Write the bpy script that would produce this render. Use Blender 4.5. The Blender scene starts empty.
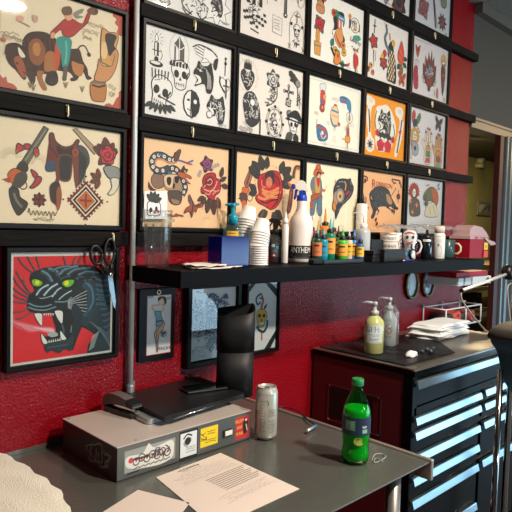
import bpy, bmesh, math, random
from mathutils import Vector, Matrix
from mathutils.geometry import tessellate_polygon
random.seed(7)
C = bpy.context.scene.collection
PI = math.pi
# ------------------------------------------------------------ camera model
CAM = Vector((0, -1.5, 1.51)); FPX = 581.63
YAW, PITCH, ROLL = (math.radians(a) for a in (44.2733, 2.7802, 1.5976))
FW = Vector((math.sin(YAW)*math.cos(PITCH), math.cos(YAW)*math.cos(PITCH), -math.sin(PITCH)))
R0 = Vector((math.cos(YAW), -math.sin(YAW), 0)); U0 = R0.cross(FW)
RT = R0*math.cos(ROLL) + U0*math.sin(ROLL)
UP = -R0*math.sin(ROLL) + U0*math.cos(ROLL)
def ray(px, py): return RT*(px-256) + UP*(256-py) + FW*FPX
def onY(px, py, y):
    d = ray(px, py); return CAM + d*((y-CAM.y)/d.y)
def onZ(px, py, z):
    d = ray(px, py); return CAM + d*((z-CAM.z)/d.z)
def onX(px, py, x):
    d = ray(px, py); return CAM + d*((x-CAM.x)/d.x)
def XZ(px, py, y=-.02):
    p = onY(px, py, y); return (p.x, p.z)
cam_d = bpy.data.cameras.new('camera'); cam = bpy.data.objects.new('camera', cam_d); C.objects.link(cam)
cam_d.sensor_width = 36; cam_d.lens = FPX/512*36; cam_d.clip_start = .02
m = Matrix((RT, UP, -FW)).transposed().to_4x4(); m.translation = CAM; cam.matrix_world = m
bpy.context.scene.camera = cam
# ------------------------------------------------------------ materials
def lin(c):
    return tuple((v/12.92 if v <= .04045 else ((v+.055)/1.055)**2.4) for v in c)
def hexc(h):
    return lin(tuple(int(h[i:i+2], 16)/255 for i in (0, 2, 4)))
MATS = {}
def mat(name, col='808080', rough=.5, metal=0, coat=0, spec=.5, bump=0, bscale=50, noise=0, nscale=8, col2=None, trans=0, ior=1.45,
        emis=None, estr=0, sss=0, coatr=.03, stretch=None):
    if name in MATS: return MATS[name]
    mt = bpy.data.materials.new(name); mt.use_nodes = True; nt = mt.node_tree; N = nt.nodes; L = nt.links
    b = N['Principled BSDF']; c = (*hexc(col), 1)
    b.inputs['Base Color'].default_value = c; b.inputs['Roughness'].default_value = rough; b.inputs['Metallic'].default_value = metal
    b.inputs['Coat Weight'].default_value = coat; b.inputs['Coat Roughness'].default_value = coatr; b.inputs['Specular IOR Level'].default_value = spec
    b.inputs['Transmission Weight'].default_value = trans; b.inputs['IOR'].default_value = ior
    if sss: b.inputs['Subsurface Weight'].default_value = sss; b.inputs['Subsurface Radius'].default_value = (.02, .02, .02)
    if emis: b.inputs['Emission Color'].default_value = (*hexc(emis), 1); b.inputs['Emission Strength'].default_value = estr
    tc = N.new('ShaderNodeTexCoord'); src = tc.outputs['Object']
    if stretch:
        mp = N.new('ShaderNodeMapping'); mp.inputs['Scale'].default_value = stretch; L.new(src, mp.inputs['Vector']); src = mp.outputs['Vector']
    if col2:
        n = N.new('ShaderNodeTexNoise'); n.inputs['Scale'].default_value = nscale; n.inputs['Detail'].default_value = 5
        L.new(src, n.inputs['Vector'])
        r = N.new('ShaderNodeValToRGB'); r.color_ramp.elements[0].position = .5-noise; r.color_ramp.elements[1].position = .5+noise
        r.color_ramp.elements[0].color = c; r.color_ramp.elements[1].color = (*hexc(col2), 1)
        L.new(n.outputs['Fac'], r.inputs['Fac']); L.new(r.outputs['Color'], b.inputs['Base Color'])
    if bump:
        n = N.new('ShaderNodeTexNoise'); n.inputs['Scale'].default_value = bscale; n.inputs['Detail'].default_value = 3
        L.new(src, n.inputs['Vector'])
        bp = N.new('ShaderNodeBump'); bp.inputs['Strength'].default_value = bump; bp.inputs['Distance'].default_value = .004
        L.new(n.outputs['Fac'], bp.inputs['Height']); L.new(bp.outputs['Normal'], b.inputs['Normal'])
        if coat: L.new(bp.outputs['Normal'], b.inputs['Coat Normal'])
    MATS[name] = mt; return mt
def thin(name, tint, ior=1.45, rough=.03, cloud=0, cloudcol='ffffff'):
    """thin clear plastic or glass: fresnel mix of tinted see-through and gloss, optionally a milky share"""
    if name in MATS: return MATS[name]
    mt = bpy.data.materials.new(name); mt.use_nodes = True; nt = mt.node_tree; N = nt.nodes; L = nt.links; N.clear()
    out = N.new('ShaderNodeOutputMaterial'); t = N.new('ShaderNodeBsdfTransparent'); g = N.new('ShaderNodeBsdfGlossy'); f = N.new('ShaderNodeFresnel')
    t.inputs['Color'].default_value = (*hexc(tint), 1); g.inputs['Roughness'].default_value = rough; f.inputs['IOR'].default_value = ior
    mx = N.new('ShaderNodeMixShader'); last = t.outputs[0]
    if cloud:
        d = N.new('ShaderNodeBsdfDiffuse'); d.inputs['Color'].default_value = (*hexc(cloudcol), 1)
        tl = N.new('ShaderNodeBsdfTranslucent'); tl.inputs['Color'].default_value = (*hexc(cloudcol), 1)
        m0 = N.new('ShaderNodeMixShader'); m0.inputs[0].default_value = .4; L.new(d.outputs[0], m0.inputs[1]); L.new(tl.outputs[0], m0.inputs[2])
        m2 = N.new('ShaderNodeMixShader'); m2.inputs[0].default_value = cloud; L.new(t.outputs[0], m2.inputs[1]); L.new(m0.outputs[0], m2.inputs[2]); last = m2.outputs[0]
    ge = N.new('ShaderNodeNewGeometry'); mi = N.new('ShaderNodeMix'); mi.data_type = 'FLOAT'; mi.inputs[2].default_value = ior; mi.inputs[3].default_value = 1/ior
    L.new(ge.outputs['Backfacing'], mi.inputs[0]); L.new(mi.outputs[0], f.inputs['IOR'])
    L.new(f.outputs[0], mx.inputs[0]); L.new(last, mx.inputs[1]); L.new(g.outputs[0], mx.inputs[2]); L.new(mx.outputs[0], out.inputs[0])
    MATS[name] = mt; return mt
def ink_mat():
    if 'ink' in MATS: return MATS['ink']
    mt = bpy.data.materials.new('ink'); mt.use_nodes = True; nt = mt.node_tree; b = nt.nodes['Principled BSDF']
    a = nt.nodes.new('ShaderNodeVertexColor'); a.layer_name = 'pigment'; nt.links.new(a.outputs['Color'], b.inputs['Base Color'])
    b.inputs['Roughness'].default_value = .6; MATS['ink'] = mt; return mt
# ------------------------------------------------------------ mesh builder
class MB:
    def __init__(s): s.bm = bmesh.new(); s.M = Matrix()
    def _v(s, p): return s.bm.verts.new(s.M @ Vector(p))
    def box(s, x0, x1, y0, y1, z0, z1, bev=0, seg=2):
        b = bmesh.new()
        bmesh.ops.create_cube(b, size=1)
        for v in b.verts: v.co = Vector(((x0+x1)/2+v.co.x*(x1-x0), (y0+y1)/2+v.co.y*(y1-y0), (z0+z1)/2+v.co.z*(z1-z0)))
        if bev: bmesh.ops.bevel(b, geom=b.edges[:], offset=bev, segments=seg, affect='EDGES', profile=.5)
        s.merge(b); return s
    def merge(s, b, M=None):
        mp = {}
        for v in b.verts: mp[v] = s.bm.verts.new(s.M @ ((M @ v.co) if M else v.co))
        for f in b.faces:
            try: nf = s.bm.faces.new([mp[v] for v in f.verts]); nf.smooth = f.smooth
            except ValueError: pass
        b.free()
    def lathe(s, prof, n=28, cx=0, cy=0, sx=1, sy=1, cap=True, smooth=True):
        rings = []
        for r, z in prof:
            rings.append([s._v((cx+r*sx*math.cos(2*PI*k/n), cy+r*sy*math.sin(2*PI*k/n), z)) for k in range(n)])
        for a, b in zip(rings, rings[1:]):
            for k in range(n):
                f = s.bm.faces.new((a[k], a[(k+1) % n], b[(k+1) % n], b[k])); f.smooth = smooth
        if cap:
            s.bm.faces.new(rings[0][::-1]); s.bm.faces.new(rings[-1])
        return s
    def tube(s, pts, r, n=10, cap=True):
        pts = [Vector(p) for p in pts]; rings = []
        rr = r if isinstance(r, (list, tuple)) else [r]*len(pts)
        ref = None
        for i, p in enumerate(pts):
            t = (pts[min(i+1, len(pts)-1)]-pts[max(i-1, 0)]).normalized()
            if ref is None: ref = Vector((0, 0, 1)) if abs(t.z) < .9 else Vector((1, 0, 0))
            a = t.cross(ref).normalized(); b = t.cross(a).normalized(); ref = -b if (-b).dot(ref) > 0 else b
            rings.append([s._v(p + (a*math.cos(2*PI*k/n)+b*math.sin(2*PI*k/n))*rr[i]) for k in range(n)])
        for a, b in zip(rings, rings[1:]):
            for k in range(n):
                f = s.bm.faces.new((a[k], a[(k+1) % n], b[(k+1) % n], b[k])); f.smooth = True
        if cap: s.bm.faces.new(rings[0][::-1]); s.bm.faces.new(rings[-1])
        return s
    def prism(s, poly, a, b, axis='z', smooth=False):
        """extrude a 2D outline (list of pairs) between a and b along axis"""
        def P(u, v, w):
            return {'z': (u, v, w), 'y': (u, w, v), 'x': (w, u, v)}[axis]
        A = [s._v(P(u, v, a)) for u, v in poly]; B = [s._v(P(u, v, b)) for u, v in poly]; n = len(poly)
        for k in range(n):
            f = s.bm.faces.new((A[k], A[(k+1) % n], B[(k+1) % n], B[k])); f.smooth = smooth
        tri = tessellate_polygon([[Vector((u, v, 0)) for u, v in poly]])
        for t in tri:
            s.bm.faces.new([A[i] for i in t]); s.bm.faces.new([B[i] for i in t])
        return s
    def grid(s, fn, nu, nv, smooth=True):
        V = [[s._v(fn(i/nu, j/nv)) for j in range(nv+1)] for i in range(nu+1)]
        for i in range(nu):
            for j in range(nv):
                f = s.bm.faces.new((V[i][j], V[i+1][j], V[i+1][j+1], V[i][j+1])); f.smooth = smooth
        return s
    def build(s, name, material, parent=None, world=False):
        bmesh.ops.recalc_face_normals(s.bm, faces=s.bm.faces[:])
        me = bpy.data.meshes.new(name)
        if world and parent:
            r = parent
            off = Vector((0, 0, 0))
            while r: off += r.location; r = r.parent
            bmesh.ops.translate(s.bm, vec=-off, verts=s.bm.verts[:])
        s.bm.to_mesh(me); s.bm.free(); me.materials.append(material)
        o = bpy.data.objects.new(name, me); C.objects.link(o)
        if parent: o.parent = parent
        return o
def tag(o, label=None, cat=None, group=None, kind=None):
    if label: o['label'] = label
    if cat: o['category'] = cat
    if group: o['group'] = group
    if kind: o['kind'] = kind
    return o
def thing(name, label, cat, loc=(0, 0, 0), rz=0, group=None):
    o = bpy.data.objects.new(name, None); C.objects.link(o); o.location = loc; o.rotation_euler = (0, 0, rz); o.empty_display_size = .05
    return tag(o, label, cat, group)
def struct(o): o['kind'] = 'structure'; return o
def dup(o, loc=None, rz=None, label=None):
    c = o.copy(); C.objects.link(c)
    if loc is not None: c.location = loc
    if rz is not None: c.rotation_euler = (o.rotation_euler.x, o.rotation_euler.y, rz)
    if label: c['label'] = label
    for ch in o.children:
        d = ch.copy(); C.objects.link(d); d.parent = c
        for g in ch.children:
            e = g.copy(); C.objects.link(e); e.parent = d
    return c
def text_mesh(body, size, align='CENTER'):
    """returns (verts2d, faces) of a flat piece of lettering"""
    cu = bpy.data.curves.new('lettering', 'FONT'); cu.body = body; cu.size = size; cu.align_x = align; cu.align_y = 'CENTER'; cu.resolution_u = 2
    o = bpy.data.objects.new('lettering', cu); me = bpy.data.meshes.new_from_object(o)
    vs = [(v.co.x, v.co.y) for v in me.vertices]; fs = [tuple(p.vertices) for p in me.polygons]
    bpy.data.objects.remove(o); bpy.data.curves.remove(cu); bpy.data.meshes.remove(me); return vs, fs
def smooth_path(p, closed=False, n=4):
    out = []; N = len(p)
    rng = range(N) if closed else range(N-1)
    for i in rng:
        g = (lambda k: p[k % N]) if closed else (lambda k: p[max(0, min(N-1, k))])
        a, b, c, d = g(i-1), g(i), g(i+1), g(i+2)
        for k in range(n):
            t = k/n; t2 = t*t; t3 = t2*t
            out.append(tuple(.5*((2*b[q])+(-a[q]+c[q])*t+(2*a[q]-5*b[q]+4*c[q]-d[q])*t2+(-a[q]+3*b[q]-3*c[q]+d[q])*t3) for q in range(len(b))))
    if not closed: out.append(tuple(p[-1]))
    return out
# ------------------------------------------------------------ flat drawings in coloured ink
K = '1c1a1a'
class Art:
    """coloured flat shapes on a sheet; coordinates u,v are metres on the sheet's plane"""
    def __init__(s, clip=None): s.polys = []; s.st = [(0, 0, 1, 1, 0)]; s.clip = clip
    def T(s, cx, cy, sc, rot=0, sx=1): s.st.append((cx, cy, sc*sx, sc, rot)); return s
    def pop(s): s.st.pop(); return s
    def X(s, p):
        x, y = p
        for cx, cy, a, b, r in reversed(s.st):
            x, y = x*a, y*b
            if r: x, y = x*math.cos(r)-y*math.sin(r), x*math.sin(r)+y*math.cos(r)
            x += cx; y += cy
        return (x, y)
    def scale(s):
        k = 1
        for t in s.st: k *= abs(t[3])
        return k
    def _add(s, pts, col):
        if s.clip:
            x0, x1, y0, y1 = s.clip
            for ax, lim, sg in ((0, x0, 1), (0, x1, -1), (1, y0, 1), (1, y1, -1)):
                o = []
                for i in range(len(pts)):
                    a, b = pts[i-1], pts[i]
                    ia, ib = sg*(a[ax]-lim) >= 0, sg*(b[ax]-lim) >= 0
                    if ia != ib:
                        t = (lim-a[ax])/(b[ax]-a[ax]); o.append((a[0]+(b[0]-a[0])*t, a[1]+(b[1]-a[1])*t))
                    if ib: o.append(b)
                pts = o
                if len(pts) < 3: return
        s.polys.append((pts, hexc(col)))
    def fill(s, pts, col, sm=True, edge=None, ew=.002):
        if sm and len(pts) > 3: pts = smooth_path(pts, True)
        s._add([s.X(p) for p in pts], col)
        if edge: s.line(list(pts)+[pts[0]], edge, ew, sm=False)
        return s
    def line(s, pts, col=K, w=.003, sm=True, taper=False):
        if sm and len(pts) > 2: pts = smooth_path(pts)
        q = [Vector(s.X(p)) for p in pts]; L = []; Rr = []; n = len(q)
        for i, p in enumerate(q):
            t = q[min(i+1, n-1)]-q[max(0, i-1)]
            if t.length < 1e-9: t = Vector((1, 0))
            t.normalize(); h = w/2*((1-.8*i/max(1, n-1)) if taper else 1); nn = Vector((-t.y, t.x))*h
            L.append(p+nn); Rr.append(p-nn)
        for i in range(n-1):
            s._add([tuple(L[i]), tuple(L[i+1]), tuple(Rr[i+1]), tuple(Rr[i])], col)
        return s
    def disc(s, c, r, col, n=12, ry=None, edge=None, ew=.002):
        ry = ry or r
        return s.fill([(c[0]+r*math.cos(2*PI*k/n), c[1]+ry*math.sin(2*PI*k/n)) for k in range(n)], col, sm=False, edge=edge, ew=ew)
    def ring(s, c, r, col, w=.002, ry=None, n=16):
        ry = ry or r
        return s.line([(c[0]+r*math.cos(2*PI*k/n), c[1]+ry*math.sin(2*PI*k/n)) for k in range(n+1)], col, w, sm=False)
    def text(s, body, cx, cy, size, col, rot=0, sx=1):
        vs, fs = text_mesh(body, size); s.T(cx, cy, 1, rot, sx)
        for f in fs: s._add([s.X(vs[i]) for i in f], col)
        s.pop(); return s
    def build(s, name, parent, y, step=1e-5, world=True, M=None, depth=.0028):
        """laid on the vertical plane y (facing -Y), or through matrix M from (u, v, height)"""
        me = bpy.data.meshes.new(name); V = []; F = []; cols = []
        step = min(step, depth/max(1, len(s.polys)))
        for i, (pts, col) in enumerate(s.polys):
            h = step*(i+1)
            b = len(V)
            P = [(M @ Vector((u, v, h))) if M else Vector((u, y-h, v)) for u, v in pts]
            V += [tuple(p) for p in P]
            if len(pts) <= 4: ts = [tuple(range(len(pts)))]
            else: ts = tessellate_polygon([[Vector((u, v, 0)) for u, v in pts]])
            for t in ts: F.append(tuple(b+k for k in t)); cols.append(col)
        if world and parent:
            r = parent; off = Vector((0, 0, 0))
            while r: off += r.location; r = r.parent
            V = [tuple(Vector(v)-off) for v in V]
        me.from_pydata(V, [], F)
        a = me.color_attributes.new('pigment', 'FLOAT_COLOR', 'CORNER'); k = 0
        for p, c in zip(me.polygons, cols):
            for li in p.loop_indices: a.data[li].color = (*c, 1)
        me.materials.append(ink_mat()); o = bpy.data.objects.new(name, me); C.objects.link(o)
        if parent: o.parent = parent
        return o
# motifs, each in a local square of about -1..1
def m_leaf(A, x, y, ang, ln, col='3c6b3c', w=.35, vein=K):
    A.T(x, y, ln, ang); A.fill([(0, 0), (.35, w), (.75, w*.7), (1, 0), (.75, -w*.7), (.35, -w)], col, edge=vein, ew=.0015); A.line([(0, 0), (.9, 0)], vein, .0015); A.pop()
def m_rose(A, x, y, s, c1='c8252c', c2='8a1218', leaf='3f5f38', lo=K, nl=4, rot=0):
    A.T(x, y, s, rot)
    for k in range(nl): m_leaf(A, 0, 0, 2*PI*k/nl+.6, 1.45, leaf, vein=lo)
    A.fill([(math.cos(a)*(1+.12*math.sin(5*a)), math.sin(a)*(1+.12*math.sin(5*a))) for a in [k*2*PI/14 for k in range(14)]], c1, edge=lo, ew=.0022)
    for r, c in ((.78, c2), (.66, c1), (.42, c2), (.3, c1)):
        A.fill([(math.cos(a)*r*(1+.14*math.sin(3*a+r*9)), math.sin(a)*r*(1+.14*math.sin(3*a+r*9))+.05) for a in [k*2*PI/10 for k in range(10)]], c)
    A.line([(-.9, .1), (-.4, -.5), (.3, -.6), (.9, -.1)], lo, .002); A.line([(-.5, .3), (0, -.2), (.5, .3)], lo, .002)
    A.line([(-.2, .2), (.1, .35), (.25, .1), (0, 0)], lo, .0016); A.pop()
def m_skull(A, x, y, s, c='f0ece2', rot=0, lo=K):
    A.T(x, y, s, rot)
    A.fill([(-.75, .3), (-.5, .85), (.1, 1), (.65, .75), (.8, .2), (.55, -.25), (.45, -.8), (0, -1), (-.4, -.85), (-.5, -.3)], c, edge=lo, ew=.003)
    A.disc((-.32, .05), .22, lo, ry=.27); A.disc((.33, .08), .22, lo, ry=.27); A.fill([(0, -.1), (-.12, -.36), (.12, -.36)], lo, sm=False)
    for k in range(5): A.line([(-.3+.15*k, -.5), (-.3+.15*k, -.78)], lo, .0016)
    A.line([(-.4, -.62), (.4, -.62)], lo, .0016); A.line([(-.6, .5), (-.2, .7)], lo, .002); A.line([(.7, .3), (.5, -.2)], lo, .005); A.pop()
def m_dagger(A, x, y, s, rot=0, blade='b8bcc0', grip='3a3030', lo=K):
    A.T(x, y, s, rot)
    A.fill([(-.1, .35), (.1, .35), (.08, -.7), (0, -1), (-.08, -.7)], blade, sm=False, edge=lo); A.line([(0, .3), (0, -.8)], lo, .0015)
    A.fill([(-.4, .4), (.4, .4), (.4, .3), (-.4, .3)], grip, sm=False, edge=lo); A.fill([(-.09, .4), (.09, .4), (.09, .85), (-.09, .85)], grip, sm=False, edge=lo); A.disc((0, .93), .12, grip, edge=lo); A.pop()
def m_cat(A, x, y, s, c='2b2b2e', hi='8d9298', mouth='d8d2c8', rot=0, sx=1):
    A.T(x, y, s, rot, sx)
    A.fill([(-.6, .55), (-.45, .95), (-.15, .7), (.3, .75), (.6, .98), (.75, .5), (.85, -.1), (.7, -.9), (.3, -1), (.1, -.5), (-.3, -.55), (-.75, -.75), (-.55, -.3), (-.85, .05), (-.75, .35)], c, edge=K)
    A.fill([(-.8, 0), (-.35, -.05), (-.2, -.35), (-.35, -.5), (-.7, -.62), (-.45, -.3)], mouth); A.disc((-.3, .35), .09, mouth); A.line([(-.6, .45), (-.1, .3)], hi, .002)
    for k in range(5): A.line([(.15+.1*k, .6-.1*k), (.35+.07*k, -.1-.05*k), (.3+.08*k, -.75)], hi, .0018)
    for k in range(3): A.line([(-.35+.15*k, .75), (-.2+.12*k, .5)], hi, .0018)
    A.pop()
def m_cross(A, x, y, s, c=K, hi='d8d4cc'):
    A.T(x, y, s); A.line([(0, -1), (0, 1)], c, s*.26, sm=False); A.line([(-.6, .4), (.6, .4)], c, s*.26, sm=False)
    for p in ((0, 1), (0, -1), (-.65, .4), (.65, .4), (0, .4)): A.disc(p, .19, c); A.disc(p, .08, hi)
    A.line([(0, -.85), (0, .85)], hi, .0012); A.pop()
def m_candle(A, x, y, s):
    A.T(x, y, s)
    A.fill([(0, 1), (.12, .7), (0, .5), (-.12, .7)], 'f5f3ee', edge=K)
    A.fill([(-.14, .48), (.14, .48), (.14, -.3), (-.14, -.3)], 'e6e2dc', sm=False, edge=K, ew=.003); A.fill([(.03, .45), (.14, .48), (.14, -.3), (.03, -.3)], K, sm=False)
    A.line([(-.3, 0), (.3, 0)], K, .003); A.disc((0, -.5), .16, K); A.disc((0, -.78), .5, K, ry=.2); A.disc((-.05, -.73), .36, 'e6e2dc', ry=.1)
    for k in range(10):
        a = PI*(k/9)*1.4-.6; A.line([(.3*math.cos(a), .7+.3*math.sin(a)), (.5*math.cos(a), .7+.5*math.sin(a))], K, .0012, sm=False)
    A.line([(.3, -.5), (.42, -.2), (.3, .1)], K, .002); A.pop()
def m_heart(A, x, y, s, c=K, rot=0, lo=K):
    A.T(x, y, s, rot); A.fill([(0, -.9), (-.55, -.25), (-.62, .25), (-.35, .5), (0, .3), (.35, .5), (.62, .25), (.55, -.25)], c, edge=lo)
    A.pop()
def m_flames(A, x, y, s, c=K, n=5, w=.8):
    A.T(x, y, s)
    for k in range(n):
        u = -w/2+w*k/(n-1); A.fill([(u-.13, -.3), (u-.1, .1), (u, .7-.5*abs(u)), (u+.1, .1), (u+.13, -.3)], c, sm=False)
    A.pop()
def m_butterfly(A, x, y, s, c='b4452f', c2='3a2a28', rot=0):
    A.T(x, y, s, rot)
    for q in (-1, 1):
        A.fill([(0, .1), (q*.4, .75), (q*.95, .9), (q*.85, .3), (q*.4, 0)], c, edge=c2); A.fill([(0, 0), (q*.6, -.1), (q*.7, -.7), (q*.4, -.95), (q*.15, -.4)], c, edge=c2)
        A.disc((q*.55, .5), .14, c2); A.disc((q*.45, -.45), .12, c2); A.line([(q*.1, .2), (q*.75, .75)], c2, .002)
    A.line([(0, .5), (0, -.6)], c2, .004); A.pop()
def m_hand(A, x, y, s, c='e9e4dc', rot=0, lo=K, sx=1):
    A.T(x, y, s, rot, sx)
    A.fill([(-.35, -1), (.35, -1), (.42, -.1), (.38, .3), (-.38, .3), (-.42, -.3)], c, edge=lo)
    for k, (u, l) in enumerate(((-.3, .8), (-.1, 1), (.1, .95), (.3, .75))): A.fill([(u-.09, .2), (u+.09, .2), (u+.08, l), (u, l+.08), (u-.08, l)], c, sm=False, edge=lo, ew=.0016)
    A.fill([(-.4, -.35), (-.72, .15), (-.66, .3), (-.52, .2), (-.3, 0)], c, edge=lo, ew=.0016); A.pop()
def m_bird(A, x, y, s, c='2f5f9a', c2='c8382c', rot=0, sx=1):
    A.T(x, y, s, rot, sx)
    A.fill([(-.9, .2), (-.6, .45), (-.2, .3), (.2, .9), (.5, .95), (.4, .3), (.95, -.2), (.9, -.45), (.3, -.25), (0, -.8), (-.2, -.75), (-.25, -.15), (-.6, 0)], c, edge=K)
    A.fill([(-.5, .15), (-.1, .05), (.3, -.05), (0, -.15), (-.4, 0)], c2); A.line([(.1, .2), (.4, .8)], 'e8dcc0', .002); A.disc((-.65, .25), .06, 'f0ece0'); A.pop()
def m_scrib(A, x, y, w, h, n=4, col=K, lw=.0012, amp=.3):
    for k in range(n):
        v = y+h/2-h*(k+.5)/n; L = w*(.7+.3*random.random()); m_ = int(10+L*120)
        A.line([(x-L/2+L*i/m_, v+(random.random()-.5)*h/n*amp*2) for i in range(m_+1)], col, lw, sm=False)
def m_snake(A, pts, c=K, w=.012, belly='e6dccb', spots=None):
    A.line(pts, K, w*1.25); A.line(pts, c, w)
    q = smooth_path(pts)
    if spots:
        for i in range(2, len(q)-1, spots): A.disc(q[i], w*.33, 'efe9dc', n=8); A.disc(q[i], w*.13, K, n=6)
def m_shade(A, x, y, rx, ry, n=14, col=K, lw=.0016):
    """inky engraving work: short random strokes inside an oval"""
    for k in range(n):
        a = random.random()*2*PI; r = random.random()**.5; u, v = x+rx*r*math.cos(a), y+ry*r*math.sin(a); t = random.random()*PI; l = .004+.005*random.random()
        A.line([(u-l*math.cos(t), v-l*math.sin(t)), (u+.002, v+.001), (u+l*math.cos(t), v+l*math.sin(t))], col, lw*(1+random.random()), sm=False)
def m_woman(A, x, y, s, hair=K, skin='e2b48c', dress='c33a3a', flower='d8402c', sx=1):
    A.T(x, y, s, 0, sx); A.fill([(-.5, .9), (.2, 1), (.6, .6), (.55, 0), (.35, -.3), (-.3, -.2), (-.6, .3)], hair)
    A.fill([(-.25, .75), (.15, .75), (.22, .35), (.02, .1), (-.2, .3)], skin, edge=K, ew=.0015); A.fill([(-.1, .2), (.15, .2), (.6, -.2), (.5, -.9), (-.45, -.9), (-.5, -.15)], skin, edge=K, ew=.0015)
    A.fill([(-.55, -.4), (.6, -.4), (.5, -1), (-.45, -1)], dress, edge=K); A.disc((-.4, .7), .2, flower, edge=K); A.line([(-.12, .55), (-.03, .55)], K, .0018); A.line([(-.06, .28), (.06, .29)], 'a02020', .002); A.pop()
# ============================================================ materials used all over
PAINT = mat('red_wall_paint', '860c19', rough=.2, spec=.32, bump=1.0, bscale=135)
BLACKW = mat('black_painted_wood', '0b0a09', rough=.7, spec=.12, bump=.25, bscale=30, stretch=(1, 12, 12), col2='191615', noise=.2, nscale=12)
FRAME = mat('black_frame_lacquer', '0b0b0c', rough=.4, spec=.2)
GLASS = thin('picture_glass', 'fbfbfa', ior=1.5, rough=.02)
BRASS = mat('brass_hook', 'e3d6b0', rough=.35, metal=.4)
CHROME = mat('chrome', 'd6dade', rough=.12, metal=1)
STEEL = mat('brushed_steel', '6c6f6a', rough=.24, metal=.6, bump=.06, bscale=400, stretch=(.05, 1, 1), col2='747671', noise=.2, nscale=3)
BLKP = mat('black_plastic', '151516', rough=.38)
WHITEP = mat('white_plastic', 'ece9e4', rough=.4, sss=.15)
GREYM = mat('grey_painted_metal', '8f9699', rough=.4, metal=.5)
# ============================================================ the room
b = MB(); b.box(-2.2, 3.066, 0, .12, 0, 3.0); struct(b.build('wall_front', PAINT))
b = MB(); b.box(3.066, 8, .0, .12, 2.15, 3.0); struct(b.build('wall_bulkhead', mat('bulkhead_grey', '3f3e3a', rough=.7, bump=.1, bscale=60)))
b = MB(); b.box(-2.2, 8, -5.2, 3.2, -.08, 0); struct(b.build('floor', mat('floor_vinyl', '4a4644', rough=.35, col2='5a5552', noise=.2, nscale=4)))
b = MB(); b.box(-2.2, 8, -5.2, 0, 2.753, 2.81)
for k in range(12): b.box(-2.2+k*.61+.31, -2.2+k*.61+.333, -5.2, 0, 2.747, 2.7535)
for k in range(8): b.box(-2.2, 8, -.305-k*.61, -.328-k*.61, 2.747, 2.7535)
struct(b.build('ceiling', mat('ceiling_tile', '8c897e', rough=.9, bump=.4, bscale=160, col2='7c796f', noise=.1, nscale=60)))
b = MB(); b.box(3.066, 8, -.045, -.001, 2.70, 2.752); struct(b.build('trim_1', mat('trim_taupe', '55524b', rough=.6)))
b = MB(); b.box(3.066, 8, -.012, .1, 2.092, 2.149, .003); b.box(3.066, 8, -.02, -.012, 2.135, 2.149); struct(b.build('trim_2', mat('header_metal', '64635f', rough=.4, metal=.4)))
# side room beyond the opening
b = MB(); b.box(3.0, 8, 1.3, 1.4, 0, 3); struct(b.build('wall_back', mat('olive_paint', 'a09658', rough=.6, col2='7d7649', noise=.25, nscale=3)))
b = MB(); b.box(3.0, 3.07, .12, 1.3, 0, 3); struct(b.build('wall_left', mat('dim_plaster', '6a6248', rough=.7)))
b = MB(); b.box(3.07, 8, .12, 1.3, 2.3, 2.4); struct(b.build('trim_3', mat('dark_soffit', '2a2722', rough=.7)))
# storefront door frame standing in the opening
b = MB(); b.box(3.405, 3.470, -.03, .005, 0, 2.09, .002); struct(b.build('trim_4', mat('oxblood_jamb', '3a1413', rough=.5)))
b = MB(); b.box(3.472, 3.56, -.045, .005, 0, 2.091, .004); b.box(3.50, 3.53, -.055, -.045, 0, 2.091); struct(b.build('trim_5', mat('mullion_grey', '7a8589', rough=.35, metal=.6)))
b = MB(); b.box(3.562, 3.60, -.02, .005, 0, 2.091); struct(b.build('trim_6', mat('mullion_dark_gap', '2b2f31', rough=.4)))  # dark strip set back between the grey and pale frame members
b = MB(); b.box(3.602, 3.68, -.06, .005, 0, 2.091, .006); b.box(3.70, 3.82, -.05, .005, 0, 2.091, .004); struct(b.build('door_1', mat('anodised_aluminium', '9fb0b8', rough=.3, metal=.7)))
b = MB(); b.box(3.83, 7.9, .02, .03, 0, 2.091); struct(b.build('window_1', mat('dark_door_glass', '1c2426', rough=.1, spec=.8)))
# ============================================================ rails and hooks
HOOK = []
def rail(x0, x1, z0, z1, label, group):
    o = MB().box(x0, x1, -.032, -.0012, z0, z1, .0015).build('display_rail', BLACKW); return tag(o, label, 'rail', group)
RZ = [(1.447, 1.487), (1.785, 1.823), (2.113, 2.151), (2.441, 2.479)]
names = ['lowest', 'second from the bottom', 'third from the bottom', 'topmost visible']
for (z0, z1), n in zip(RZ, names):
    rail(.942, 3.072, z0, z1, f'long black wooden rail right of the pipe, {n}', 'black rails holding the frames')
rail(-.5, .913, 1.447, 1.487, 'short black wooden rail left of the pipe above the panther painting', 'black rails holding the frames')
rail(-.5, .913, 1.785, 1.823, 'short black wooden rail left of the pipe between bull rider and revolver sheets', 'black rails holding the frames')
hk = None
COL = dict(A=(.549, .889), B=(.966, 1.303), C=(1.335, 1.665), D=(1.696, 2.035), E=(2.066, 2.384), F=(2.424, 2.762))
COLN = dict(A='leftmost column', B='first column after the pipe', C='second column after the pipe', D='third column after the pipe', E='fourth column after the pipe', F='last column by wall end')
def hook(x, z, label):
    global hk
    if hk is None:
        hk = thing('brass_hook', label, 'hook', (x, -.0325, z), group='hooks above the frames')
        MB().tube([(0, -.001, .012), (0, -.005, .014), (0, -.0065, .009), (0, -.0065, -.008), (0, -.005, -.015), (0, -.003, -.013)], .0026, 8).build('hook_wire', BRASS, hk)
        b = MB(); b.box(-.0035, .0035, -.002, .0008, -.004, .016, .0008); b.build('hook_plate', BRASS, hk)
    else: dup(hk, (x, -.0325, z), label=label)
rowz = {1: 2.132, 2: 1.804, 0: 2.46}
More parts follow.
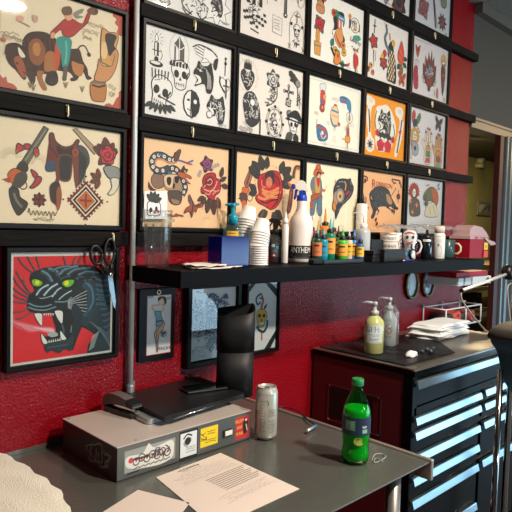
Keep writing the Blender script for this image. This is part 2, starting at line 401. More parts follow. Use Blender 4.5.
for c in 'ABCDEF':
    for r, sheet in ((1, 'middle'), (2, 'lower'), (0, 'upper')):
        if c == 'A' and r != 2: continue
        if r == 0 and c in 'BC': continue
        hook(sum(COL[c])/2, rowz[r], f'brass hook above the {sheet} row frame in the {COLN[c]}' if c != 'A' else 'small brass hook between the bull rider and revolver sheets')
hook(.86, 1.468, 'small brass hook carrying the black scissors')
# ============================================================ framed flash sheets
def framed(x0, x1, z0, z1, label, paper, art=None, border=.0155, yb=-.0015, d=.028, cat='framed picture', group='framed flash sheets', name='framed_flash_sheet', fm=None, glass=True, mt=None):
    t = thing(name, label, cat, ((x0+x1)/2, yb, (z0+z1)/2), group=group)
    X0, X1, Z0, Z1 = x0-border, x1+border, z0-border, z1+border; yf = yb-d
    b = MB(); bm = b.bm
    # moulding: mitred profile swept round the rectangle
    prof = [(0, 0), (0, -d*.9), (.003, -d), (border-.004, -d), (border-.001, -d*.82), (border, -d*.6), (border, 0)]
    rings = []
    for cx, cz, sx, sz in ((X0, Z0, 1, 1), (X1, Z0, -1, 1), (X1, Z1, -1, -1), (X0, Z1, 1, -1)):
        rings.append([bm.verts.new((cx+sx*u, yb+w, cz+sz*u)) for u, w in prof])
    for k in range(4):
        a, c = rings[k], rings[(k+1) % 4]
        for i in range(len(prof)):
            j = (i+1) % len(prof); bm.faces.new((a[i], a[j], c[j], c[i]))
    b.build('frame', fm or FRAME, t, world=True)
    ys = yb-d*.58
    p = MB().box(x0-.001, x1+.001, ys, yb, z0-.001, z1+.001).build('print', mt or paper_mat(paper), t, world=True)
    if art: art.build('drawing', p, ys-.0001, depth=.002)
    if glass: MB().box(x0+.0002, x1-.0002, ys-.0038, ys-.0028, z0+.0002, z1-.0002).build('glass_pane', GLASS, t, world=True)
    return t, ys
def paper_mat(c, c2=None):
    return mat('paper_'+c, c, rough=.75, col2=c2 or c, noise=.3, nscale=9)
ROW = {1: (1.838, 2.098), 2: (1.505, 1.768), 0: (2.165, 2.427), 9: (2.494, 2.756)}
def sheet(c, r, label, paper, fn, **kw):
    x0, x1 = COL[c]; z0, z1 = ROW[r]
    if r == 9: z1 = 2.735
    A = Art(clip=(x0, x1, z0, z1)); W = x1-x0; H = ROW[r][1]-z0
    fn(A, lambda u, v: (x0+u*W, z0+v*H), W, H)
    return framed(x0, x1, z0, z1, label, paper, A, **kw)
def pixart(A, ox, oy, sc, y=-.0175):
    """pick points on the sheet by where they show in the photograph"""
    def P(x, y_): return XZ(ox+x*sc, oy+y_*sc, y)
    def L(*q): return [P(q[i], q[i+1]) for i in range(0, len(q), 2)]
    return P, L
# --- A0 bull rider
def a0(A, g, W, H):
    P, L = pixart(A, 0, 0, 140/512)
    for q in (L(412, 58, 425, 70, 420, 85, 432, 100, 428, 118, 446, 130, 446, 50, 420, 44), L(-5, 268, 10, 285, 22, 280, 28, 300, 48, 308, 62, 326, 30, 335, -5, 325), L(382, 384, 400, 378, 412, 384, 425, 360, 434, 352, 434, 338, 446, 335, 446, 405, 400, 400)):
        A.fill(q, 'b9553f')
    A.fill(L(215, 175, 265, 180, 290, 182, 302, 222, 318, 250, 322, 275, 335, 286, 318, 290, 308, 268, 296, 262, 282, 290, 262, 296, 258, 288, 268, 282, 250, 262, 205, 250), '3a1f14', edge='1f120c')
    A.fill(L(262, 225, 285, 232, 305, 240, 300, 275, 285, 278, 268, 262), 'b8783f')
    A.line(L(282, 188, 292, 170, 308, 168, 318, 182, 325, 200), '3a2418', .004); A.disc(P(325, 200), .006, '3a2418')
    A.fill(L(82, 165, 88, 140, 105, 122, 135, 116, 172, 122, 205, 145, 225, 180, 230, 230, 215, 250, 190, 268, 150, 270, 120, 278, 95, 250), '3d2116', edge='1f120c')
    for k in range(16): A.line(L(92+k*8, 140-(k % 3)*5+k*1.2, 96+k*8, 160+k*2, 94+k*9, 182+k*3), '55301d' if k % 2 else '2a160f', .003)
    A.fill(L(105, 160, 135, 140, 160, 165, 165, 210, 140, 240, 110, 220), '8d5229')
    A.fill(L(120, 165, 138, 155, 148, 180, 140, 205, 122, 195), 'b87c3e')
    A.fill(L(168, 195, 195, 190, 210, 225, 205, 262, 178, 262, 160, 255), 'a86c34'); A.fill(L(175, 265, 205, 262, 212, 300, 190, 315, 165, 300), '2d1a13')
    A.fill(L(135, 262, 160, 262, 155, 285, 172, 325, 158, 330, 140, 300), 'a3672f'); A.fill(L(95, 262, 120, 262, 130, 290, 118, 312, 105, 290), '3b2016')
    A.fill(L(12, 178, 30, 160, 62, 158, 88, 175, 100, 215, 98, 255, 95, 288, 82, 288, 58, 258, 30, 230), '3d1d14'); A.fill(L(50, 215, 70, 205, 88, 235, 95, 275, 82, 284, 62, 250), 'a1512a')
    A.line(L(14, 180, 30, 161, 62, 159, 86, 176, 98, 215), '1f120c', .002); A.disc(P(62, 232), .003, '140c08'); A.line(L(84, 262, 92, 270), '140c08', .003)
    A.fill(L(66, 172, 82, 190, 92, 208, 78, 210, 68, 195), 'e9e0cb'); A.line(L(18, 160, 12, 195, 20, 205), 'd8cdb5', .004)
    A.fill(L(205, 150, 220, 190, 215, 240, 202, 262, 198, 200), 'c44a24')
    A.fill(L(210, 138, 240, 132, 262, 150, 258, 185, 248, 240, 228, 245, 222, 200, 205, 160), '2a8f86'); A.line(L(240, 150, 243, 190, 238, 235), '5ab8a8', .005)
    A.fill(L(232, 245, 246, 243, 244, 278, 240, 295, 228, 292, 230, 270), '5c5248')
    A.fill(L(238, 70, 262, 68, 300, 88, 318, 52, 330, 48, 318, 85, 296, 105, 262, 135, 232, 130, 222, 108, 195, 128, 185, 120, 210, 95), 'b02c2c', edge='5a1414')
    A.fill(L(188, 120, 200, 122, 196, 140, 184, 138), 'd9a27c'); A.fill(L(240, 48, 262, 45, 265, 66, 250, 76, 238, 66), 'e0a884')
    A.fill(L(225, 40, 232, 26, 255, 24, 264, 40, 258, 54, 235, 56), '6b4f3a'); A.fill(L(268, 50, 285, 38, 305, 32, 300, 48, 285, 55, 305, 62, 280, 68), '8b857a')
    A.fill(L(318, 38, 340, 24, 358, 38, 352, 55, 330, 52), '6f4a36'); A.fill(L(345, 33, 356, 42, 350, 52), '3a2620')
    A.line(L(402, 195, 396, 235), '5a3418', .003); A.fill(L(333, 300, 384, 298, 384, 365, 360, 372, 334, 360), 'b87838', edge='5a3418'); A.line(L(335, 310, 360, 318, 384, 312), '3a2418', .005); A.line(L(338, 302, 384, 304), '3f6f80', .004)
    A.fill(L(345, 292, 355, 250, 362, 215, 370, 235, 398, 240, 412, 190, 424, 180, 432, 205, 418, 262, 388, 298), 'c88d5a', edge='5a3418')
    A.fill(L(372, 108, 398, 118, 432, 128, 420, 190, 408, 240, 386, 235, 368, 215), 'cf9a56', edge='4a3020'); A.fill(L(388, 122, 425, 132, 416, 165, 425, 185, 398, 205, 392, 180, 384, 150), '2b2624')
    A.fill(L(372, 160, 385, 155, 392, 190, 384, 215, 370, 205), 'e5c08c'); A.line(L(425, 185, 412, 200, 405, 225), 'c88d5a', .008)
    A.fill(L(62, 58, 85, 62, 82, 78, 60, 76), 'd9a594'); A.fill(L(118, 55, 138, 62, 134, 82, 120, 76), 'c9a58e'); A.line(L(68, 78, 90, 88, 108, 98), '9a8a7a', .003)
    for x, y in ((110, 300), (240, 300), (300, 315), (122, 310)):
        for k in (-1, 0, 1): A.line(L(x, y+22, x+k*8, y), '8a7a50', .002, sm=False)
    for x, y, w in ((350, 92, .06), (330, 118, .06), (318, 138, .03), (40, 125, .05), (45, 140, .06), (410, 320, .03), (408, 345, .02)):
        p = P(x, y); m_scrib(A, p[0], p[1], w, .012, 2, '8d8266', .0013, .8)
    A.disc(P(12, 146), .006, 'c06a50')
# --- A1 revolver and saddle
def a1(A, g, W, H):
    P, L = pixart(A, 0, 100, 140/512)
    A.fill(L(160, 95, 179, 105, 100, 240, 78, 225), '5d5a4d', edge='2a2620', sm=False); A.line(L(168, 108, 92, 222), '8c887a', .004)
    A.fill(L(78, 222, 102, 238, 100, 262, 70, 268, 58, 250), '3a3630'); A.fill(L(28, 270, 52, 250, 82, 262, 90, 285, 66, 312, 38, 300), 'c2602f', edge='3a2018'); A.fill(L(5, 290, 38, 282, 34, 305), 'a8483a')
    A.fill(L(60, 270, 92, 262, 100, 290, 75, 320, 40, 322, 48, 300), '4a463e'); A.ring(P(84, 312), .010, '4a4234', .003)
    A.fill(L(35, 322, 66, 326, 74, 355, 102, 380, 70, 422, 50, 400, 36, 360), '3f3c35', edge='1c1a1a'); A.line(L(50, 340, 62, 370, 80, 392), '7a766a', .006)
    for q in (L(62, 160, 80, 165, 90, 178, 70, 190, 58, 196), L(88, 162, 110, 162, 108, 178, 92, 180), L(122, 180, 138, 176, 142, 200, 128, 208), L(112, 255, 128, 262, 138, 275, 125, 285), L(135, 280, 152, 285, 145, 305, 122, 322, 108, 320, 120, 306)):
        A.fill(q, 'b23a3c', edge='3b3632', ew=.003)
    for k in range(14):
        a = .3+k*.22; c = P(40, 215); A.line([(c[0]+.012*math.cos(a), c[1]+.012*math.sin(a)), (c[0]+.03*math.cos(a), c[1]+.03*math.sin(a))], 'b5a27a', .001, sm=False)
        c = P(140, 235); A.line([(c[0]+.012*math.cos(a), c[1]+.012*math.sin(a)), (c[0]+.028*math.cos(a), c[1]+.028*math.sin(a))], 'b5a27a', .001, sm=False)
    c = P(143, 365)
    for k in range(8): m_leaf(A, c[0], c[1], k*PI/4, .019, '8d3a34' if k % 2 else '5f3a2c', .3)
    # saddle
    A.fill(L(285, 165, 318, 182, 328, 225, 312, 262, 300, 295, 285, 315, 272, 300, 268, 220), '4b4b48'); 
    for k in range(9): A.line(L(286+k*4, 180+k*4, 290+k*3, 240, 276+k*4, 290+(k % 3)*12), '26282a', .002)
    A.fill(L(180, 150, 192, 148, 205, 165, 212, 250, 168, 258, 172, 200), '6a2d24'); A.fill(L(168, 230, 210, 222, 214, 255, 170, 262), '3d4a66')
    A.fill(L(180, 125, 195, 122, 204, 150, 232, 170, 262, 166, 280, 145, 290, 150, 282, 175, 286, 205, 262, 215, 215, 212, 200, 190, 182, 170), '6b3524', edge='1c1a1a')
    A.fill(L(208, 165, 235, 180, 268, 172, 265, 200, 235, 205, 212, 198), '33291f'); A.fill(L(218, 205, 262, 208, 262, 245, 255, 290, 232, 296, 216, 280), '2e2c2b', edge='7a3f28', ew=.004)
    A.fill(L(266, 180, 284, 178, 286, 300, 276, 320, 270, 260), '7d3b2a'); A.ring(P(275, 192), .008, '99503a', .004)
    A.line(L(212, 215, 208, 250, 212, 285, 206, 300), '6f3a26', .010); A.fill(L(182, 318, 198, 300, 215, 302, 224, 350, 214, 400, 202, 382, 186, 365), '35302c', edge='6f3a26'); A.fill(L(206, 330, 222, 320, 218, 385, 208, 405), '9a5530')
    # diamond with plain cross
    c = P(313, 368)
    for r, cc in ((.052, '6d2628'), (.044, 'e3d6b8'), (.039, '2b2526'), (.031, 'e8dcc2'), (.028, 'bb6a2c')):
        A.fill([(c[0], c[1]+r), (c[0]+r, c[1]), (c[0], c[1]-r), (c[0]-r, c[1])], cc, sm=False)
    A.line([(c[0]-.018, c[1]), (c[0]+.018, c[1])], '8e2e3a', .006); A.line([(c[0], c[1]-.018), (c[0], c[1]+.018)], '8e2e3a', .006)
    for k in range(4):
        for j in range(7):
            a = k*PI/2; t = (j+.5)/7; u = .055*(1-t); v = .055*t
            A.disc((c[0]+u*math.cos(a)-v*math.sin(a), c[1]+u*math.sin(a)+v*math.cos(a)), .0035, '6d2628', n=4)
    for dx, dy in ((0, .066), (0, -.066), (.066, 0), (-.066, 0)): A.disc((c[0]+dx, c[1]+dy), .0025, K)
    # second revolver with rose
    A.fill(L(266, 108, 280, 104, 358, 185, 345, 200), 'a9957c', edge='4a3a30', sm=False)
    for a, l in ((60, .03), (100, .036), (140, .03), (160, .035), (230, .03), (20, .026)):
        q = P(392, 200); m_leaf(A, q[0], q[1], math.radians(a), l*1.35, '6b3a30', .3)
    q = P(393, 203); m_rose(A, q[0], q[1], .025, 'c23a46', '8b1f2c', '6b3a30', nl=3)
    A.fill(L(378, 248, 402, 240, 435, 252, 438, 285, 415, 292, 392, 280), '8e9090', edge=K); A.fill(L(405, 288, 432, 288, 432, 318, 412, 346, 394, 344, 408, 318), 'd9d2c2', edge='3c3833')
    for a in (100, 150, 200, 250): q = P(362, 290); m_leaf(A, q[0], q[1], math.radians(a), .03, '7b4a38', .25)
    p = P(155, 414); A.line([(p[0]-.038+.0022*i, p[1]+.009*math.sin(i*1.3)*(1.4 if i % 9 == 1 else .6)) for i in range(36)], '6f664f', .0018); p = P(160, 436); m_scrib(A, p[0], p[1], .07, .008, 2, '6f664f', .0012, .9)
AGED = 'eedfc2'
sheet('A', 1, 'framed aged sheet of a bull rider and a hand holding a card', AGED, a0)
sheet('A', 2, 'framed aged sheet of revolvers, a saddle and a red diamond', AGED, a1)
WHT = 'eceae9'; WARM = 'f0eadf'; TAN = 'f3cca2'; TAN2 = 'f0b887'; CREAM = 'f7ecd0'
BW = dict(c1='dedad6', c2='3a3838', leaf='4a4848')
def b1(A, g, W, H):      # nine black drawings
    x, z = g(.12, .74); m_candle(A, x, z, .05)
    x, z = g(.37, .66); A.T(x, z, .06); A.fill([(-.3, .95), (0, 1.35), (.3, .95), (.3, 0), (-.3, 0)], '55524f', sm=False, edge=K); A.line([(0, 1.3), (0, 0)], WHT, .003); A.line([(-.3, .9), (0, .7), (.3, .9)], WHT, .003); A.fill([(-.22, .8), (-.05, .65), (-.05, .1), (-.22, .1)], WHT, sm=False)
    A.ring((0, .6), .62, '8a8684', .0012, ry=.95); A.pop()
    m_skull(A, x+.005, z-.035, .045, WHT); 
    for k in range(6): A.fill([(x-.036+.012*k, z+.0+(k % 2)*.006), (x-.026+.012*k, z+.006), (x-.028+.012*k, z-.012), (x-.036+.012*k, z-.01)], K, sm=False)
    x, z = g(.68, .86); m_hand(A, x, z, .045, WHT, rot=1.35); A.fill([(x+.035, z-.012), (x+.052, z-.004), (x+.045, z-.042), (x+.032, z-.035)], K); A.line([g(.52, .9), g(.6, .95), g(.74, .93), g(.82, .86)], K, .004)
    x, z = g(.66, .58); m_cat(A, x, z, .048, K, 'c9c5c2', WHT)
    x, z = g(.93, .66); A.line([(x, z+.06), (x-.002, z)], K, .004); A.disc((x, z+.04), .006, K); A.disc((x, z+.055), .005, K); m_heart(A, x, z-.025, .035, WHT, lo=K); A.line([(x-.022, z-.005), (x-.022, z-.03), (x, z-.055)], K, .005); m_dagger(A, x+.004, z-.045, .032, blade='9b9896')
    x, z = g(.17, .28); m_skull(A, x, z, .05, WHT, rot=-.25)
    for k in range(6): A.line([(x-.03+.011*k, z+.038), (x-.032+.012*k, z+.066)], K, .0035, sm=False)
    for k in range(7): m_leaf(A, x-.03+.01*k, z-.035, -2.6+k*.35, .03, '3a3838', .2)
    A.line([(x-.01, z-.012), (x+.055, z-.03)], K, .004)
    x, z = g(.52, .22); A.disc((x, z), .032, WHT, ry=.042, edge=K, ew=.004); A.fill([(x, z+.04), (x+.028, z+.02), (x+.03, z-.02), (x+.01, z-.04), (x, z-.04)], K); A.disc((x+.014, z+.008), .007, WHT); A.disc((x-.013, z+.01), .006, K, ry=.004); A.line([(x-.018, z-.018), (x-.002, z-.022)], K, .003); A.line([(x-.002, z+.04), (x-.004, z-.04)], K, .003)
    x, z = g(.82, .22); m_cat(A, x, z, .045, '2a2829', 'bdb9b6', WHT); A.disc((x-.028, z-.022), .011, WHT, edge=K); m_shade(A, x, z, .035, .03, 16, WHT)
    x, z = g(.9, .03); m_scrib(A, x, z, .05, .006, 1, '6a6664', .0015, 1)
def c1(A, g, W, H):
    def spot(u, v): return g(u, v)
    x, z = g(.14, .74); m_heart(A, x, z-.005, .05, '2f2d2e'); m_shade(A, x, z-.008, .024, .026, 22, 'cfcac6'); m_flames(A, x, z+.033, .04, K, 5, .7); A.ring((x, z), .046, '9a9694', .001, ry=.055)
    for k in range(12): a = k*PI/6; A.line([(x+.048*math.cos(a), z+.055*math.sin(a)), (x+.056*math.cos(a), z+.064*math.sin(a))], 'a09c9a', .001, sm=False)
    x, z = g(.52, .78); m_rose(A, x, z, .026, nl=6, **BW); m_shade(A, x, z-.05, .016, .035, 26, K); A.line([(x+.02, z-.02), (x+.02, z-.06), (x-.01, z-.09)], K, .004); m_shade(A, x-.025, z-.085, .015, .015, 10)
    x, z = g(.77, .62); m_cross(A, x, z, .035); m_rose(A, x, z-.025, .013, nl=4, **BW); m_skull(A, x+.006, z-.07, .018, '8a8684')
    x, z = g(.88, .85); m_hand(A, x-.012, z+.01, .03, '3a3838', rot=.9); A.disc((x+.012, z-.008), .014, '8d8986', edge=K); A.line([(x+.012, z-.02), (x+.016, z-.09)], K, .004); A.line([(x+.025, z-.03), (x+.026, z-.1)], K, .002); m_shade(A, x+.02, z-.07, .01, .025, 10)
    x, z = g(.2, .33); A.fill([(x-.03, z-.03), (x-.04, z+.02), (x-.025, z+.05), (x+.01, z+.055), (x+.035, z+.02), (x+.045, z-.03), (x+.02, z-.06), (x-.015, z-.065)], '2d2b2c'); m_shade(A, x, z, .035, .05, 45, 'cdc8c4', .002); A.line([(x+.045, z-.03), (x+.045, z-.085)], K, .006); A.disc((x+.005, z+.02), .012, WHT, edge=K)
    for k in range(6): A.line([(x-.04+.005*k, z-.05-.003*k), (x-.015+.006*k, z-.06-.003*k)], 'cdc8c4', .0025, sm=False)
    x, z = g(.56, .2); A.ring((x, z), .037, K, .002, ry=.05); A.ring((x, z), .044, '8a8684', .0015, ry=.058); m_shade(A, x, z, .028, .04, 34, '3a3838'); m_skull(A, x, z-.008, .016, WHT)
    for k in range(8): a = k*PI/4; A.disc((x+.044*math.cos(a), z+.058*math.sin(a)), .006, K, n=6)
    x, z = g(.86, .22); m_skull(A, x, z, .034, WHT); A.fill([(x-.035, z+.028), (x, z+.055), (x+.03, z+.05), (x+.045, z+.018), (x, z+.026)], K); A.line([(x-.042, z+.02), (x+.048, z+.012)], K, .006); m_leaf(A, x-.005, z-.03, -2.4, .045, '4a4848'); m_leaf(A, x+.01, z-.03, -1.2, .04, '2b2929')
    x, z = g(.13, .04); m_scrib(A, x, z, .07, .014, 2, '55524f', .002, .8)
def b0(A, g, W, H):
    for u in (.2, .45, .62): x, z = g(u, .14); m_shade(A, x, z, .025, .03, 22); A.line([(x-.02, z-.02), (x, z-.035), (x+.02, z-.02)], K, .004)
    A.line([g(.38, .2), g(.4, .08), g(.5, .02)], K, .004)
    x, z = g(.8, .22); pts = []
    for k in range(16): a = PI/2+k*PI/8; r = .062 if k % 2 == 0 else .038; pts.append((x+r*math.cos(a), z+r*math.sin(a)*1.1))
    A.fill(pts, WHT, sm=False, edge=K, ew=.003); m_cat(A, x, z, .03, '3a3838', 'c9c5c2', WHT); m_shade(A, x, z-.005, .022, .03, 24)
    for k in range(6): x, z = g(.12+.13*k, .5); m_shade(A, x, z, .03, .035, 20)
    x, z = g(.92, .05); m_scrib(A, x, z, .04, .006, 1, '6a6664', .0015, 1)
def c0(A, g, W, H):
    x, z = g(.2, .5); m_shade(A, x, z, .035, .07, 60, '3a3838', .002)
    for u, h in ((.12, .1), (.3, .08), (.2, .12)): q = g(u, .5); A.fill([(q[0]-.008, q[1]-.02), (q[0]-.008, q[1]+h*.4), (q[0], q[1]+h*.7), (q[0]+.008, q[1]+h*.4), (q[0]+.008, q[1]-.02)], K, sm=False)
    A.line([g(.02, .5), g(.06, .85), g(.2, .98), g(.34, .85), g(.4, .5)], '55524f', .0018)
    x, z = g(.22, .2)
    for i in range(8):
        for j in range(4):
            if (i+j) % 2 == 0: u, v = x-.052+i*.014-j*.002, z+abs(i-3.5)*.006+j*.01-.02; A.fill([(u, v), (u+.013, v-.001), (u+.013, v+.009), (u, v+.01)], K, sm=False)
    m_skull(A, x, z+.022, .018, WHT); A.line([(x-.02, z-.025), (x+.02, z-.032)], K, .005)
    x, z = g(.5, .78); m_rose(A, x, z, .02, nl=5, **BW); m_shade(A, x, z-.035, .01, .02, 14); m_heart(A, x, z+.025, .03, K)
    x, z = g(.68, .66); m_cross(A, x, z, .055)
    x, z = g(.92, .8); m_shade(A, x, z, .02, .04, 26, '3a3838'); A.ring((x, z), .024, '55524f', .0015, ry=.045)
    x, z = g(.55, .28); A.line([(x-.022, z-.03), (x+.026, z-.034), (x+.026, z+.026), (x-.022, z+.03), (x-.022, z-.03)], '55524f', .0015, sm=False); m_scrib(A, x, z, .035, .04, 4, '55524f', .0012, .3)
    x, z = g(.87, .3); A.line([(x-.035, z-.06), (x-.038, z+.02), (x, z+.07), (x+.036, z+.02), (x+.038, z-.07)], '55524f', .0016); m_skull(A, x, z, .022, WHT); m_shade(A, x, z-.04, .02, .02, 18); m_cross(A, x, z+.045, .016)
    for q in (-1, 1): A.line([(x+q*.03, z-.075), (x+q*.045, z-.055)], K, .002); A.line([(x+q*.03, z-.055), (x+q*.045, z-.075)], K, .002); A.disc((x+q*.03, z+.018), .006, K)
def d0(A, g, W, H):
    x, z = g(.17, .84); m_woman(A, x, z, .04, K, 'c98a5c', 'c98a5c'); A.disc((x+.025, z+.02), .012, 'd8382c')
    x, z = g(.17, .52); m_rose(A, x, z, .026, 'cf3440', '8f1a26', '3f7a68', nl=4)
    x, z = g(.14, .2); A.fill([(x-.02, z+.015), (x+.022, z+.015), (x+.018, z-.035), (x-.015, z-.035)], 'dc9a48', sm=False, edge=K); A.line([(x-.02, z), (x+.02, z)], '3f7a68', .004); A.fill([(x-.01, z+.02), (x-.008, z+.06), (x+.008, z+.06), (x+.01, z+.02)], 'e0a43c', edge=K); A.line([(x, z+.02), (x, z+.06)], 'c8381c', .003)
    x, z = g(.53, .5); A.T(x, z, .075)
    A.fill([(-.3, 1.05), (0, 1.15), (.35, 1.1), (.42, .6), (.2, .2), (.5, -.2), (.3, -.45), (-.35, -.25), (-.6, -.15), (-.45, .3), (-.55, .7)], '26272b')
    A.fill([(-.15, .95), (.3, .9), (.3, .55), (.2, .22), (-.12, .3)], 'e3a46c', edge=K); A.fill([(-.25, .98), (.38, .92), (.36, .68), (-.2, .74)], '4b86b4'); A.line([(-.2, .85), (.35, .8)], 'f0e9dc', .004)
    for k in range(4): A.line([(-.15+.13*k, .66), (-.13+.12*k, .3)], 'cf3f3c' if k % 2 == 0 else 'f0e9dc', .008, sm=False)
    A.fill([(-.3, .15), (.15, .25), (.35, -.2), (.1, -.75), (-.4, -.3)], 'dc9a5c', edge=K); A.fill([(-.45, .2), (-.1, -.5), (.25, -.65), (-.2, -.2)], 'b5402c'); A.fill([(-.6, .05), (-.3, .1), (-.5, -.35)], 'f3efe6', edge=K)
    for u, v, c in ((-.5, .95, 'd8402c'), (-.35, 1.15, '3f8a5a'), (-.3, -.95, 'e2a53c'), (.45, -.9, 'e2b03c'), (.35, -.55, 'e2883c'), (-.65, -.8, '2f7f70'), (.1, -1.15, '3f9a4a'), (.35, -1.35, '2f8a6a'), (-.05, -1.35, '4a9a3c')):
        if c[0] in 'de': A.disc((u, v), .2, c, edge=K); A.disc((u, v), .07, '5a3020')
        else: m_leaf(A, u, v, random.random()*6, .45, c)
    A.pop()
    x, z = g(.83, .72); A.ring((x, z), .03, K, .002); A.line([(x-.035, z+.02), (x-.036, z-.02)], K, .008); A.disc((x-.036, z+.028), .01, 'e08a3c'); m_shade(A, x, z, .024, .024, 16); A.disc((x+.004, z-.008), .01, 'e0a884'); A.line([(x+.03, z+.01), (x+.03, z-.02)], K, .005); A.fill([(x-.01, z-.045), (x+.03, z-.035), (x+.04, z-.05), (x+.01, z-.06)], '3f9a86')
    x, z = g(.85, .46); A.text('Liberty', x, z+.005, .026, '2f3a34', rot=-.12); m_shade(A, x, z-.025, .024, .014, 14, '5a5856')
    x, z = g(.53, .12); A.line([(x-.05, z+.035), (x-.02, z), (x+.02, z-.018), (x+.065, z-.012)], '2b2b2b', .009); A.fill([(x-.025, z+.01), (x-.01, z+.03), (x+.015, z), (x-.005, z-.025), (x-.03, z-.02)], 'e08a2c', edge=K); A.disc((x-.005, z+.01), .008, 'c8382c'); A.fill([(x+.045, z-.012), (x+.075, z+.0), (x+.07, z-.016)], 'cf3f4c')
    x, z = g(.86, .18); A.fill([(x-.012, z+.025), (x+.015, z+.02), (x+.018, z-.015), (x-.008, z-.03)], 'cf3434', edge=K); A.disc((x, z+.034), .009, 'e0a884'); A.line([(x-.01, z+.045), (x+.012, z+.042)], 'b02a2a', .005); A.line([(x, z-.03), (x+.008, z-.065)], K, .007, taper=True); A.line([(x+.01, z-.02), (x+.016, z-.045)], 'e0983c', .005)
    x, z = g(.7, .04); m_scrib(A, x, z, .05, .006, 1, '9a9694', .0012, 1)
def d1(A, g, W, H):
    for q in (((.03, .04), (.97, .04)), ((.03, .96), (.97, .96)), ((.03, .04), (.03, .96)), ((.97, .04), (.97, .96))): A.line([g(*q[0]), g(*q[1])], 'a8a49c', .0012)
    x, z = g(.26, .74); A.fill([(x-.016, z+.045), (x+.02, z+.05), (x+.014, z+.02), (x-.01, z+.015)], 'd9e0e2', edge='5a6a7a'); A.fill([(x-.012, z+.02), (x+.016, z+.02), (x+.018, z-.03), (x-.01, z-.04)], 'c8423c'); A.disc((x+.014, z+.0), .01, 'd8a06a'); A.disc((x-.004, z-.02), .009, '2f7aa0'); A.disc((x, z-.045), .016, 'a8343a', edge=K); A.disc((x+.002, z-.042), .006, 'd8a06a')
    x, z = g(.75, .7); A.fill([(x-.055, z+.028), (x-.02, z+.034), (x+.015, z+.02), (x+.02, z-.02), (x-.002, z-.012), (x-.012, z+.008), (x-.05, z+.008)], '3f8ab4', edge='1f3a5a'); A.line([(x-.05, z+.018), (x-.01, z+.014)], 'c8344a', .006); A.line([(x-.045, z+.03), (x-.01, z+.026)], '1f4a7a', .003); A.ring((x+.012, z-.045), .022, '3a4a5a', .002); A.fill([(x, z-.05), (x+.014, z-.03), (x+.022, z-.05), (x+.01, z-.06)], 'd8b48a'); A.line([(x+.01, z-.02), (x+.012, z-.06)], '3f8ab4', .005)
    x, z = g(.5, .5); A.fill([(x-.024, z+.025), (x, z+.04), (x+.02, z+.03), (x+.026, z-.01), (x+.016, z-.04), (x-.014, z-.04), (x-.028, z-.01)], 'e8c9a0', edge='6a5a4a'); A.line([(x-.022, z+.02), (x+.022, z+.016)], '3f86a8', .007); A.line([(x-.026, z-.012), (x-.01, z-.038), (x+.014, z-.036)], '3f86a8', .007); A.line([(x-.008, z+.044), (x+.012, z+.042)], 'c8402c', .007); A.disc((x+.028, z-.03), .009, 'b8542c'); A.line([(x-.02, z), (x+.02, z-.004)], 'b8423c', .002)
    x, z = g(.27, .2); A.fill([(x-.03, z+.028), (x+.026, z+.018), (x+.034, z-.022), (x-.02, z-.03)], '2f78a8', edge=K); A.line([(x-.026, z+.02), (x+.028, z+.012)], 'd0402c', .008); A.line([(x-.012, z-.024), (x+.018, z+.002), (x+.03, z-.02)], 'd0402c', .006); A.line([(x-.012, z-.002), (x+.008, z-.022), (x+.026, z-.006)], 'f0e9dc', .003); A.disc((x+.002, z+.0), .008, 'f0e9dc'); A.line([(x-.032, z+.05), (x-.036, z+.018)], 'd89a4c', .004)
    x, z = g(.76, .22); A.fill([(x-.016, z+.0), (x+.012, z+.006), (x+.016, z-.02), (x-.01, z-.024)], 'e0983c', edge=K); A.fill([(x-.008, z+.045), (x+.008, z+.04), (x+.01, z+.006), (x-.008, z+.006)], 'a8564c'); A.disc((x, z+.045), .008, 'd8a06a'); A.line([(x-.035, z-.012), (x-.01, z-.012)], 'd8a43c', .006); A.line([(x, z-.022), (x+.0, z-.045)], 'b8443c', .006)
    for u, v, w in ((.5, .75, .05), (.16, .47, .03), (.82, .42, .04), (.5, .3, .02), (.72, .34, .03), (.38, .36, .015), (.33, .05, .02), (.75, .03, .03)): x, z = g(u, v); m_scrib(A, x, z, w, .014, 2, 'c06a6a' if u == .16 else 'a8a49c', .0013, .6)
    x, z = g(.5, .14); A.ring((x, z), .008, 'd89a9a', .0016, ry=.011)
